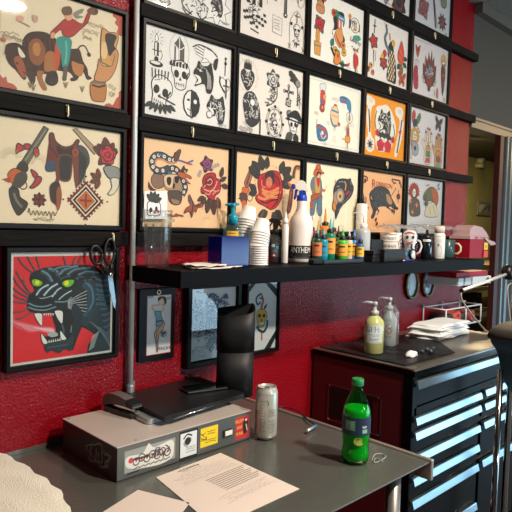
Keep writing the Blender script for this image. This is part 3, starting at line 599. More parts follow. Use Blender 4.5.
def e0(A, g, W, H):   # peacock
    x, z = g(.15, .62)
    A.line([(x+.005, z+.09), (x+.002, z+.03)], '6a6668', .008); A.line([(x-.008, z+.06), (x+.016, z+.062)], '3a3838', .006); m_rose(A, x, z-.005, .024, 'd8483c', 'a02a2a', '34564c', nl=5); A.line([(x+.002, z-.04), (x+.006, z-.11)], '6f4c3c', .009, taper=True); A.line([(x+.018, z-.04), (x+.018, z-.085)], '4a4642', .003)
    for a, b, c in ((.04, .13, 'd8402c'), (.1, .2, 'e8a02c'), (.15, .1, 'e0782c')): q = g(a, b); A.disc(q, .012, c, edge=K); A.disc((q[0]+.004, q[1]+.003), .005, K)
    x, z = g(.55, .5); A.fill([(x-.02, z+.02), (x+.01, z+.06), (x+.03, z+.02), (x+.05, z-.04), (x+.055, z-.115), (x+.02, z-.12), (x-.02, z-.11), (x-.012, z-.04)], '2b2b30')
    for i in range(9):
        for j in range(3): A.disc((x-.002+j*.019+(i % 2)*.008-.006, z+.01-i*.0145), .0052, 'e8c9a0', ry=.008, n=8); 
    A.line([(x-.038, z+.115), (x-.03, z+.09), (x-.045, z+.06), (x-.03, z+.03), (x, z+.01)], '5a7078', .015); A.line([(x-.04, z+.06), (x-.025, z+.03)], '2f4a5a', .005); A.line([(x-.036, z+.112), (x-.055, z+.125)], K, .002); A.disc((x-.036, z+.117), .006, '3a4c52')
    A.line([(x-.004, z+.06), (x-.008, z+.09)], 'c8402c', .008); q = g(.62, .7); A.disc(q, .014, 'e8b03c', edge=K)
    q = g(.4, .32); m_rose(A, q[0], q[1], .022, 'cf4a4c', '8f2a2c', '2f5c50', nl=6); q = g(.42, .48); A.disc(q, .014, 'c8382c', edge=K); A.disc(g(.36, .42), .011, 'e8b03c')
    x, z = g(.83, .55); A.fill([(x-.028, z), (x-.014, z+.04), (x, z+.065), (x+.018, z+.035), (x+.024, z-.01), (x+.005, z-.045), (x-.02, z-.03)], 'd84c38', edge=K)
    for k in range(12): A.line([(x-.018+.006*(k % 5), z+.03-.006*k), (x-.012+.006*(k % 5), z+.022-.006*k)], 'f0b08c', .002, sm=False)
    m_leaf(A, x+.02, z-.01, .1, .03, '34564c'); m_leaf(A, x+.02, z-.03, -.5, .03, '34564c'); m_leaf(A, x, z-.04, -1.3, .045, '8c6c3c'); m_leaf(A, x-.01, z-.04, -2.2, .03, '34564c')
    x, z = g(.87, .16); m_butterfly(A, x, z, .032, 'd8603c', '3a2a28')
def d_flash_e1(A, g, W, H):  # orange sheet
    def blob(pts, c='ece6dc'): A.fill([g(u, v) for u, v in pts], c)
    blob([(.04, .95), (.08, .97), (.22, .93), (.23, .84), (.17, .8), (.14, .6), (.17, .35), (.25, .25), (.24, .1), (.14, .05), (.06, .12), (.06, .25), (.1, .34), (.05, .6), (.07, .78), (.03, .84)])
    blob([(.28, .82), (.4, .86), (.5, .9), (.62, .84), (.72, .7), (.78, .5), (.72, .3), (.66, .18), (.5, .1), (.36, .1), (.28, .22), (.26, .45), (.24, .62)])
    blob([(.75, .9), (.9, .92), (.95, .84), (.93, .74), (.97, .68), (.95, .45), (.88, .2), (.8, .04), (.76, .1), (.8, .3), (.84, .5), (.86, .7), (.76, .78)])
    x, z = g(.5, .55); m_cat(A, x-.005, z+.01, .06, '2c2b2b', 'b9b5b0', 'ece6dc'); m_shade(A, x, z+.03, .045, .035, 30, 'ece6dc', .002); m_shade(A, x, z, .05, .05, 20, K, .002)
    A.line([g(.28, .76), g(.25, .6), g(.28, .45)], '2f5c50', .006); A.line([g(.7, .6), g(.74, .45), g(.7, .32)], '2f5c50', .006)
    for k in range(7): m_leaf(A, *g(.33+.055*k, .34-.02*(k % 2)), 1+.3*k, .026, '2f4c40')
    for u, v, s in ((.4, .2, .026), (.58, .2, .026), (.31, .4, .013), (.7, .33, .013)): x, z = g(u, v); m_rose(A, x, z, s, 'd83a44', 'b02430', 'ece6dc', lo='b02430', nl=2)
    A.line([g(.09, .75), g(.12, .55), g(.13, .38)], K, .006); A.disc(g(.15, .18), .012, K); 
    for k in range(8): a = k*PI/4; q = g(.15, .18); A.line([q, (q[0]+.024*math.cos(a), q[1]+.024*math.sin(a))], '4a4642', .003)
    A.line([g(.92, .72), g(.88, .45), g(.82, .12)], K, .007); A.line([g(.85, .5), g(.93, .52)], 'b8542c', .004); A.disc(g(.88, .49), .01, 'd8383c'); q = g(.85, .85); m_scrib(A, q[0], q[1], .035, .02, 3, 'c9b090', .001); q = g(.13, .9); m_scrib(A, q[0], q[1], .035, .02, 3, 'c9b090', .001)
def f0(A, g, W, H):
    x, z = g(.48, .5); A.T(x, z, .08)
    A.fill([(-.75, -.3), (-.8, .3), (-.5, .2), (-.55, .8), (-.25, .5), (-.15, 1.1), (.05, .6), (.2, 1.3), (.3, .6), (.5, .95), (.55, .35), (.8, .45), (.75, -.3), (.5, -.8), (0, -1.1), (-.45, -.8)], '6d3a30', edge='3a1c18', sm=False)
    for k in range(9): A.line([(-.6+.15*k, .1), (-.58+.14*k, .7-.2*abs(k-4)/4)], '8f4a38', .004)
    A.pop(); A.disc((x, z-.012), .042, '4a4a58', ry=.04); m_shade(A, x, z-.01, .036, .03, 46, 'b9b6c0', .002); A.disc((x-.016, z-.02), .008, 'c8643c'); A.disc((x+.018, z-.02), .008, 'c8643c'); A.fill([(x-.025, z-.04), (x+.03, z-.04), (x+.02, z-.075), (x-.01, z-.075)], '8a3a30'); A.disc((x, z-.088), .014, '3a3432')
    for q in (-1, 1): A.ring((x+q*.045, z-.055), .012, '2f2c2c', .004); A.ring((x+q*.06, z-.04), .008, '2f2c2c', .003)
    x, z = g(.14, .78); A.fill([(x-.02, z+.02), (x, z+.01), (x+.022, z+.024), (x+.01, z-.02), (x, z-.034), (x-.012, z-.015)], 'b8543c', edge=K); A.disc((x, z), .006, K); A.line([(x-.02, z-.055), (x, z-.048), (x+.018, z-.056)], K, .003); A.line([g(.06, .95), g(.5, .97)], '7a7674', .002)
    x, z = g(.12, .32); A.fill([(x-.02, z+.03), (x+.004, z+.045), (x+.018, z), (x+.02, z-.055), (x-.01, z-.06), (x-.022, z-.02)], 'b0384a', edge='6a1c2c'); A.ring((x+.0, z+.04), .014, '8a4a54', .002, ry=.02)
    for k in range(4): A.line([(x-.01, z+.02-.018*k), (x+.012, z+.012-.018*k)], '6a1c2c', .003)
    x, z = g(.87, .7); A.disc((x, z+.02), .028, 'c9a468', ry=.034); m_skull(A, x, z, .02, 'ece6dc'); A.fill([(x-.02, z-.018), (x+.018, z-.018), (x+.012, z-.12), (x-.004, z-.135)], '6b3a2c', edge=K); A.disc((x, z-.05), .008, 'b8643c'); A.line([(x, z-.11), (x+.004, z-.15)], K, .006)
    x, z = g(.7, .1); A.fill([(x, z+.03), (x+.014, z+.03), (x+.016, z-.012), (x, z-.012)], 'a87058'); A.line([(x-.02, z+.02), (x-.018, z-.01)], K, .003); A.ring(g(.93, .06), .008, '6a6a80', .003)
def f1(A, g, W, H):
    x, z = g(.12, .84); A.fill([(x-.02, z+.01), (x, z+.03), (x+.012, z+.01), (x+.004, z-.02), (x-.014, z-.03)], 'b83a3c', edge=K); A.fill([(x+.02, z-.01), (x+.05, z+.024), (x+.058, z), (x+.035, z-.03)], '4c7a4c', edge=K); A.fill([(x-.008, z-.024), (x+.02, z-.01), (x+.03, z-.036), (x, z-.05)], '2f4258', edge=K); A.line([(x+.02, z-.03), (x+.06, z-.07)], '8a4a4c', .005); A.disc((x-.018, z-.068), .007, 'b83a3c')
    x, z = g(.16, .5); A.disc((x, z), .036, 'c8963c', edge='6a4a20', n=18)
    for k in range(12): a = k*PI/6; A.line([(x+.03*math.cos(a), z+.03*math.sin(a)), (x+.042*math.cos(a), z+.044*math.sin(a))], 'c8963c', .008, sm=False)
    A.fill([(x-.018, z-.018), (x-.016, z+.014), (x, z+.024), (x+.016, z+.01), (x+.014, z-.02)], 'ddd2c0', edge=K); A.disc((x-.005, z+.004), .004, K); A.disc((x+.008, z+.004), .004, K); A.line([(x-.012, z-.008), (x+.01, z-.01)], K, .003)
    A.fill([(x-.03, z-.03), (x+.028, z-.036), (x+.034, z-.08), (x, z-.094), (x-.024, z-.07)], '9aa0a8', edge=K); A.disc((x+.005, z-.058), .011, '3a4258'); A.line([(x-.034, z-.026), (x-.02, z-.056)], 'b83a3c', .008)
    for k in range(4): A.line([g(.05+.02*k, .2), g(.05+.02*k, .06)], '8a8680', .0015)
    for u, bx, cols in ((.53, .062, ('c9a06c', '5c8a6c', 'b8545c', '4a3c34')), (.83, .062, ('c88a5c', '8a5a3c', '7a9a7c', '8a3c34'))):
        x, z = g(u, .38 if u < .7 else .32); m_hand(A, x, z, .085, 'd9c8b8' if u < .7 else 'c49a74', lo='4a403a')
        for k, (dx, l) in enumerate(((-.026, .062), (-.009, .08), (.009, .078), (.026, .06))): A.disc((x+dx, z+l), .006, '8a3038', n=8)
        A.disc((x, z-.015), .022, cols[0], edge='3a302a', ry=.018); A.fill([(x-.022, z-.03), (x+.022, z-.03), (x+.024, z-.055), (x-.022, z-.055)], cols[1], edge='3a302a', sm=False); A.fill([(x-.022, z-.06), (x+.022, z-.06), (x+.024, z-.085), (x-.024, z-.085)], cols[2], sm=False); m_shade(A, x, z-.03, .024, .045, 18, cols[3])
    x, z = g(.8, .83); m_butterfly(A, x, z, .036, '5a444c', '2c2224', rot=-.1)
def e2(A, g, W, H):   # bison
    P, L = pixart(A, 358, 165, 90/512)
    A.fill(L(64, 170, 80, 142, 110, 122, 145, 124, 175, 145, 190, 185, 212, 225, 218, 245, 205, 252, 185, 235, 165, 245, 140, 242, 120, 262, 105, 258, 92, 290, 82, 306, 74, 296, 84, 262, 72, 225), '3b3a3c', edge=K)
    A.fill(L(160, 165, 178, 175, 195, 215, 180, 225, 165, 205), 'b98a64'); A.line(L(188, 175, 205, 150, 214, 132), K, .004); A.disc(P(213, 135), .004, K)
    for k in range(7): A.line(L(85+k*11, 150-(k % 3)*6, 92+k*10, 190, 88+k*12, 222), '5d5c60', .003)
    A.line(L(100, 250, 96, 280, 84, 306), K, .010, taper=True); A.line(L(122, 250, 112, 275, 104, 284), K, .009, taper=True); A.line(L(168, 238, 178, 250, 196, 256), K, .009, taper=True); A.line(L(80, 196, 74, 188, 76, 178), 'd8c0a0', .004)
    for k in range(26): u_, v_ = 72+random.random()*80, 150+random.random()*80; A.line(L(u_, v_, u_+4, v_+10, u_+2, v_+18), '6a686a' if k % 2 else '1a191b', .0022)
    A.fill(L(112, 243, 140, 236, 160, 240, 150, 256, 125, 262), 'f0b887')
    A.line(L(70, 200, 82, 205, 95, 200), '1c1a1a', .004); A.fill(L(205, 238, 225, 240, 226, 254, 205, 252), K)
    A.text('R', *P(88, 110), .055, 'a8342c', rot=.0); A.text('OBINSON', *P(148, 116), .03, 'a8342c', rot=-.04)
    for q in (L(28, 60, 50, 70, 52, 85, 30, 100), L(192, 80, 215, 85, 235, 90, 240, 110), L(190, 85, 205, 105, 215, 100), L(232, 100, 245, 118, 240, 130), L(30, 240, 45, 238, 60, 245), L(40, 180, 45, 200, 38, 225)): A.line(q, '7a3028', .006)
    x, z = P(228, 180); A.fill([(x-.012, z-.012), (x+.012, z-.012), (x+.012, z+.012), (x-.012, z+.012)], '6a2a24', sm=False); A.line([(x, z-.03), (x, z+.03)], '6a2a24', .004); A.line([(x-.018, z), (x+.018, z)], '6a2a24', .006)
    for u, v in ((40, 75), (35, 210), (95, 320), (110, 325), (205, 255), (200, 262)): p = P(u, v); m_leaf(A, p[0], p[1], random.random()*6, .02, '8a3428')
def f2(A, g, W, H):
    P, L = pixart(A, 358, 165, 90/512)
    x, z = P(318, 160)
    for k in range(11): a = -.1+k*PI/10*1.06; m_leaf(A, x, z, a, .052, 'a83a34', .22, 'a83a34')
    A.disc((x, z), .034, 'a83a34', ry=.036); A.disc((x, z), .026, '5a4444', ry=.028); A.disc((x, z+.002), .016, 'ddd2c0', ry=.02); A.disc((x-.005, z+.004), .003, K); A.disc((x+.006, z+.004), .003, K); A.line([(x-.006, z-.006), (x+.006, z-.006)], K, .002)
    A.fill(L(296, 200, 340, 195, 352, 240, 348, 285, 300, 290, 290, 250), '5d5248', edge=K)
    for u, v in ((296, 208), (332, 228), (308, 268)): 
        c = P(u, v); pts = []
        for k in range(8): a = PI/2+k*PI/4; r = .017 if k % 2 == 0 else .006; pts.append((c[0]+r*math.cos(a), c[1]+r*math.sin(a)))
        A.fill(pts, 'd88a3c', sm=False)
    A.fill(L(370, 175, 385, 145, 410, 125, 432, 130, 452, 160, 455, 205, 440, 240, 425, 210, 400, 205, 395, 230, 380, 225, 385, 205, 372, 200), '6b6a50', edge=K); A.fill(L(418, 135, 445, 150, 455, 190, 450, 225, 430, 205, 420, 170), 'b8603c')
    A.fill(L(396, 225, 425, 212, 445, 240, 455, 290, 380, 290), 'cfc4a8', edge='5a5244'); A.line(L(405, 235, 410, 285), '6b6048', .003); A.line(L(425, 228, 438, 285), '6b6048', .003); A.line(L(385, 118, 405, 112), 'b8603c', .006)
    A.line(L(375, 178, 392, 175), K, .003); m_shade(A, *P(455, 130), .02, .02, 14); m_shade(A, *P(380, 215), .012, .02, 12)
def b2(A, g, W, H):
    P, L = pixart(A, 143, 135, 90/512)
    A.fill(L(50, 235, 75, 215, 105, 225, 125, 245, 118, 290, 90, 305, 60, 295, 45, 265), '8c6a5a', edge=K)
    A.fill(L(118, 232, 150, 222, 195, 228, 222, 250, 225, 290, 205, 318, 165, 318, 130, 310, 118, 280), 'a8886c', edge=K); A.fill(L(135, 242, 152, 236, 162, 250, 158, 278, 145, 288, 134, 270), K); A.fill(L(180, 240, 198, 236, 205, 250, 196, 275, 182, 268), K); A.fill(L(172, 275, 182, 280, 178, 305, 168, 298), K)
    A.fill(L(122, 235, 170, 226, 205, 232, 175, 238, 168, 290, 160, 300, 130, 290), 'e3c19a'); A.fill(L(136, 244, 152, 238, 161, 252, 157, 278, 146, 287, 135, 270), K)
    A.fill(L(145, 320, 205, 318, 222, 345, 212, 390, 180, 398, 150, 380, 142, 345), '57453e', edge=K); A.fill(L(160, 365, 200, 372, 205, 390, 175, 392), '9a7a66')
    m_snake(A, L(60, 200, 100, 205, 140, 200, 175, 190, 205, 215, 230, 262, 240, 305, 222, 340), '3a3c40', .017, spots=3)
    m_snake(A, L(195, 105, 180, 140, 150, 140, 110, 118, 70, 118, 50, 150, 62, 190, 100, 205, 150, 188), '3f444a', .018, spots=3)
    A.line(L(192, 150, 150, 160, 110, 140, 75, 142, 68, 175), 'c98a6c', .006); A.line(L(85, 110, 110, 115), '3f6a9a', .007); A.line(L(140, 215, 165, 218), '3f6a9a', .008)
    A.fill(L(180, 110, 200, 85, 214, 84, 212, 105, 196, 135, 186, 150, 175, 140), '6a4038', edge=K); A.line(L(195, 142, 225, 150, 250, 158, 285, 145), '5a6aa0', .006); A.line(L(225, 152, 262, 165, 280, 168), 'a83a44', .005)
    A.fill(L(200, 210, 230, 215, 270, 235, 272, 250, 240, 240, 255, 265, 270, 278, 250, 272, 230, 250, 200, 232), 'b8603c', edge='5a2c20'); A.fill(L(215, 205, 232, 172, 240, 190, 255, 195, 245, 215), '3b2c2a'); A.fill(L(230, 200, 245, 205, 238, 216), 'd8a03c')
    A.fill(L(30, 265, 42, 285, 60, 305, 78, 312, 50, 318, 30, 300), '5a3428')
    # rose side
    p = P(364, 168); m_rose(A, p[0], p[1], .020, 'a04a6a', '5a3a8a', '4a3c24', nl=5)
    for u, v in ((325, 212), (410, 175), (425, 170), (395, 185), (318, 228)): A.disc(P(u, v), .007, 'a8a49a')
    for u, v, a, l in ((355, 355, -2.2, .035), (375, 360, -1.75, .05), (400, 360, -1.5, .055), (420, 355, -1.2, .04), (438, 262, .5, .03), (445, 285, -.2, .035), (440, 240, 1.3, .035), (345, 350, -2.6, .03)): q = P(u, v); m_leaf(A, q[0], q[1], a, l, '55392c', .25)
    A.line(L(420, 360, 424, 400, 424, 470), 'a84a3a', .006, taper=True)
    A.fill(L(338, 262, 350, 228, 385, 215, 410, 222, 415, 245, 438, 262, 436, 320, 410, 345, 400, 372, 372, 360, 355, 335, 332, 330, 330, 300, 342, 290), 'b22236', edge='4a0c14', ew=.003)
    A.fill(L(352, 250, 378, 232, 400, 245, 402, 280, 378, 300, 352, 290), '7e1224'); A.line(L(365, 262, 382, 250, 392, 268, 378, 285, 362, 280), 'e0b48c', .003); A.line(L(345, 308, 378, 320, 405, 300, 420, 262), 'e6c29a', .003); A.line(L(352, 330, 372, 340, 388, 318, 410, 320), 'e6c29a', .0025); A.line(L(392, 340, 412, 322, 432, 315), 'e6c29a', .0025); A.line(L(340, 300, 355, 285), 'e6c29a', .0025)
    # butterfly, sprig
    A.fill(L(285, 385, 262, 338, 258, 370, 268, 400, 245, 415, 232, 445, 262, 435, 275, 470, 288, 430, 300, 440, 308, 415, 335, 410, 340, 395, 315, 390, 295, 400), 'a05038', edge='3a201c'); A.line(L(268, 355, 282, 395, 272, 455), '3a201c', .004); A.line(L(290, 405, 325, 400), '3a201c', .004); A.disc(P(268, 372), .005, '3f5a8a')
    A.line(L(145, 450, 170, 462, 195, 455, 228, 462), '7a3a2c', .005); A.fill(L(185, 445, 205, 455, 195, 465, 175, 462), 'a0402c')
    for k in range(3): A.disc(P(345+14*k, 473), .0016, '8a6a4a')
    for k in range(8): A.disc(P(320+random.random()*130, 380+random.random()*50), .0015, '8a6a4a', n=6)
def c2(A, g, W, H):
    P, L = pixart(A, 235, 148, 70/465)
    A.fill(L(118, 95, 126, 150, 110, 200, 95, 250, 78, 262, 60, 235, 80, 180), '9a5a40', edge='3a2620'); A.line(L(120, 110, 95, 190, 78, 240), '4a3430', .005); A.line(L(114, 150, 92, 225), 'b9805c', .004)
    A.fill(L(50, 262, 82, 262, 95, 280, 78, 308, 50, 305, 45, 285), 'd06a30', edge='3a2620'); A.fill(L(32, 300, 75, 305, 80, 350, 68, 400, 55, 430, 45, 370, 35, 345), '5c3c34', edge='3a2620'); A.disc(P(60, 370), .012, 'c8602c'); A.ring(P(98, 330), .012, '4a3430', .003); A.line(L(22, 335, 40, 335), '3a2620', .005)
    for u, v, a, l in ((165, 165, 2.4, .055), (185, 150, 1.9, .055), (170, 185, 3.0, .045), (150, 175, 2.7, .05), (205, 140, 1.4, .045), (300, 170, 1.2, .05), (315, 180, .6, .055), (320, 200, 0.1, .05), (310, 220, -.5, .05), (140, 285, 2.6, .04), (145, 290, 3.4, .04), (200, 420, -2.2, .045), (250, 425, -1.1, .055), (265, 415, -.7, .05), (215, 425, -2.8, .05)): q = P(u, v); m_leaf(A, q[0], q[1], a, l, '3a3630', .32)
    A.fill(L(150, 230, 160, 185, 200, 165, 240, 150, 285, 160, 305, 200, 312, 245, 315, 300, 300, 350, 270, 395, 235, 408, 195, 385, 150, 360, 135, 325, 158, 300, 155, 270), 'c4222c', edge='3a0c10', ew=.003)
    A.fill(L(195, 185, 215, 155, 245, 150, 265, 180, 262, 225, 240, 250, 205, 235), '3c2a2a'); A.disc(P(225, 228), .017, 'cf7a5c', ry=.02); A.fill(L(170, 200, 195, 190, 200, 240, 172, 265, 160, 235), 'a01824'); A.line(L(175, 210, 178, 250, 200, 262), 'e89a5c', .004)
    for q in (L(175, 270, 205, 292, 245, 290, 290, 265), L(178, 295, 215, 318, 255, 305, 300, 290), L(150, 325, 190, 340, 235, 325, 280, 330)): A.line(q, 'e8a862', .009); A.line(q, 'b4343a', .002)
    A.fill(L(262, 175, 285, 190, 292, 240, 275, 258, 262, 230), 'a01824'); A.line(L(270, 185, 292, 215, 296, 255), '3a0c10', .004); A.line(L(165, 350, 205, 365, 240, 350, 285, 340), '5a1018', .006); A.line(L(295, 270, 280, 350, 240, 398), '3a0c10', .004)
    A.line(L(428, 132, 405, 128, 392, 160, 388, 200), '5a3c34', .016); A.line(L(426, 135, 408, 134, 398, 165, 392, 205), 'b8744c', .005); A.line(L(355, 238, 385, 262, 410, 250), 'd0682c', .012); A.line(L(348, 225, 360, 245), 'd0682c', .007); A.fill(L(365, 270, 385, 272, 372, 400, 352, 435, 345, 415, 358, 330), '8a3c34', edge=K); A.line(L(378, 280, 362, 400), '2c2a30', .005); A.line(L(370, 290, 352, 410), 'd0682c', .003)
    for u, v in ((228, 118), (250, 118), (272, 130), (130, 215), (132, 240), (325, 290), (335, 240), (322, 330), (318, 370), (205, 132), (320, 355)): A.disc(P(u, v), .0025, 'b8602c', n=6)
def d2(A, g, W, H):
    P, L = pixart(A, 300, 160, 62/488)
    A.fill(L(90, 290, 110, 275, 170, 270, 172, 330, 170, 430, 140, 430, 130, 330, 118, 380, 108, 430, 80, 430, 82, 350), '5c7890', edge='2a3440'); A.line(L(135, 300, 128, 420), '2a3440', .003)
    A.fill(L(92, 150, 120, 130, 160, 145, 172, 215, 168, 262, 110, 275, 92, 245, 82, 200), '6b7c8a', edge='2a3440'); A.fill(L(120, 135, 150, 150, 158, 215, 150, 262, 122, 255, 115, 190), 'c8a04a'); A.fill(L(128, 135, 152, 150, 154, 180, 144, 215, 132, 190), 'c82c2c')
    A.fill(L(84, 235, 105, 240, 120, 262, 150, 268, 150, 285, 118, 275), 'c86a3c'); A.line(L(168, 228, 182, 240, 198, 240), 'c86a3c', .010); A.fill(L(90, 275, 160, 262, 165, 285, 120, 310, 90, 320), 'a8552c', edge='5a2c18'); A.fill(L(78, 330, 100, 325, 98, 385, 80, 380), 'a8552c'); A.fill(L(128, 105, 160, 105, 160, 135, 140, 145, 128, 130), 'e0b48c', edge='5a3c30')
    A.fill(L(105, 110, 112, 80, 128, 70, 160, 68, 172, 90, 188, 98, 180, 112, 150, 100, 128, 120, 115, 125), 'd0602c', edge='6a2c14'); A.fill(L(122, 72, 128, 42, 150, 38, 160, 50, 158, 72), 'd0602c', edge='6a2c14'); A.fill(L(135, 92, 165, 100, 160, 120, 148, 105, 130, 130), '3a2a24'); A.line(L(200, 235, 208, 200), '8a8678', .002)
    A.fill(L(262, 235, 275, 190, 300, 155, 340, 146, 378, 152, 395, 145, 405, 180, 420, 215, 412, 260, 390, 300, 350, 340, 318, 380, 295, 430, 278, 465, 270, 400, 255, 390, 252, 350, 262, 300), '3b3638', edge=K)
    A.fill(L(268, 262, 290, 250, 300, 300, 290, 340, 275, 370, 262, 340), 'b98a78'); A.disc(P(312, 280), .030, '8d8480', ry=.030); A.disc(P(312, 284), .018, 'd8b070', ry=.022); A.disc(P(314, 286), .008, '6a3a2c'); A.fill(L(254, 345, 275, 340, 280, 385, 262, 400), 'd88a2c', edge='6a3a18')
    A.line(L(345, 170, 358, 190, 352, 240), 'd8a43c', .007); A.line(L(272, 180, 278, 155), 'd8a43c', .005); A.line(L(358, 272, 385, 245), 'c8343c', .009); A.line(L(300, 175, 330, 170, 355, 180), '8d8a92', .004); A.line(L(285, 210, 310, 205), '8d8a92', .004); A.line(L(330, 340, 372, 300, 402, 250), '6d6a72', .005); A.line(L(300, 400, 340, 345), '8d8a92', .004); A.line(L(395, 165, 400, 195), '8d8a92', .004)
def em(A, g, W, H):
    x, z = g(.72, .16); m_rose(A, x, z, .045, '3a3438', '1c1a1a', '2b2b2b', nl=6); A.ring((x, z), .03, 'cf4a4c', .003); q = g(.4, .16); m_heart(A, q[0], q[1], .04, '3f6aa0'); q = g(.2, .22); A.disc(q, .018, 'd8a06a', edge=K); A.line([g(.3, .1), g(.6, .03)], 'd89a3c', .004)
    for k in range(5): x, z = g(.2*k+.1, .5); m_rose(A, x, z, .03, 'c83a3c', '8a1c24', '3a5c48')
def fm(A, g, W, H):
    x, z = g(.25, .3); m_rose(A, x, z, .04, 'a86a6c', '6a3a40', 'a86a6c', nl=4); A.line([g(.5, .6), g(.6, .05)], '3a3234', .010); A.line([g(.52, .6), g(.64, .08)], 'a84a4c', .004)
    x, z = g(.78, .22); pts = []
    for k in range(18): a = k*PI/9; r = .048 if k % 2 == 0 else .026; pts.append((x+r*math.cos(a), z+r*math.sin(a)))
    A.fill(pts, '4a3a38', sm=False); A.disc((x, z), .02, '7a4a48'); m_shade(A, x, z, .03, .03, 16, '9a6a5c'); q = g(.9, .04); A.disc(q, .006, 'a84a4c'); q = g(.8, .6); A.disc(q, .03, '8a8a6a', edge=K)
sheet('B', 1, 'framed black ink sheet with candle, crystal skull, hand and cat heads', WHT, b1)
sheet('B', 0, 'framed black ink sheet with a star-shaped cat head, top left', WHT, b0)
sheet('B', 2, 'framed tan sheet of a spotted snake, skull and red rose', TAN, b2)
sheet('C', 1, 'framed black ink sheet with flaming heart, cross and hatted skull', 'ebe3dc', c1)
sheet('C', 0, 'framed black ink sheet with castle, ornate cross and checkerboard', 'ebe3dd', c0)
sheet('C', 2, 'framed tan sheet with one huge red rose between gun and dagger', TAN, c2)
sheet('D', 1, 'framed cream sheet of small scattered red and blue drawings', 'f1eee2', d1)
sheet('D', 0, 'framed white sheet of a dark-haired woman among bright flowers', 'f2efe8', d0)
sheet('D', 2, 'framed cream sheet of a cowboy and a black panther head', CREAM, d2)
sheet('E', 1, 'framed bright orange sheet with tiger head and two pink roses', 'f29a1c', d_flash_e1)
sheet('E', 0, 'framed white sheet of a peacock between red flowers', 'e9e2de', e0)
sheet('E', 2, 'framed orange-tan sheet of a dark bison under red lettering', TAN2, e2)
sheet('E', 9, 'topmost framed sheet with a black rose, cut by the picture edge', 'e3dfdc', em)
sheet('F', 1, 'framed sheet of two decorated hands, a sun face and a butterfly', 'd5cfd2', f1)
sheet('F', 0, 'framed sheet of a brown flaming lion-dog mask', 'dbd2d4', f0)
sheet('F', 2, 'framed pale sheet of a red sun figure and a feathered profile', 'cfcfd2', f2)
sheet('F', 9, 'topmost framed sheet by the wall end with pink rose and feather', 'd0d0d6', fm)
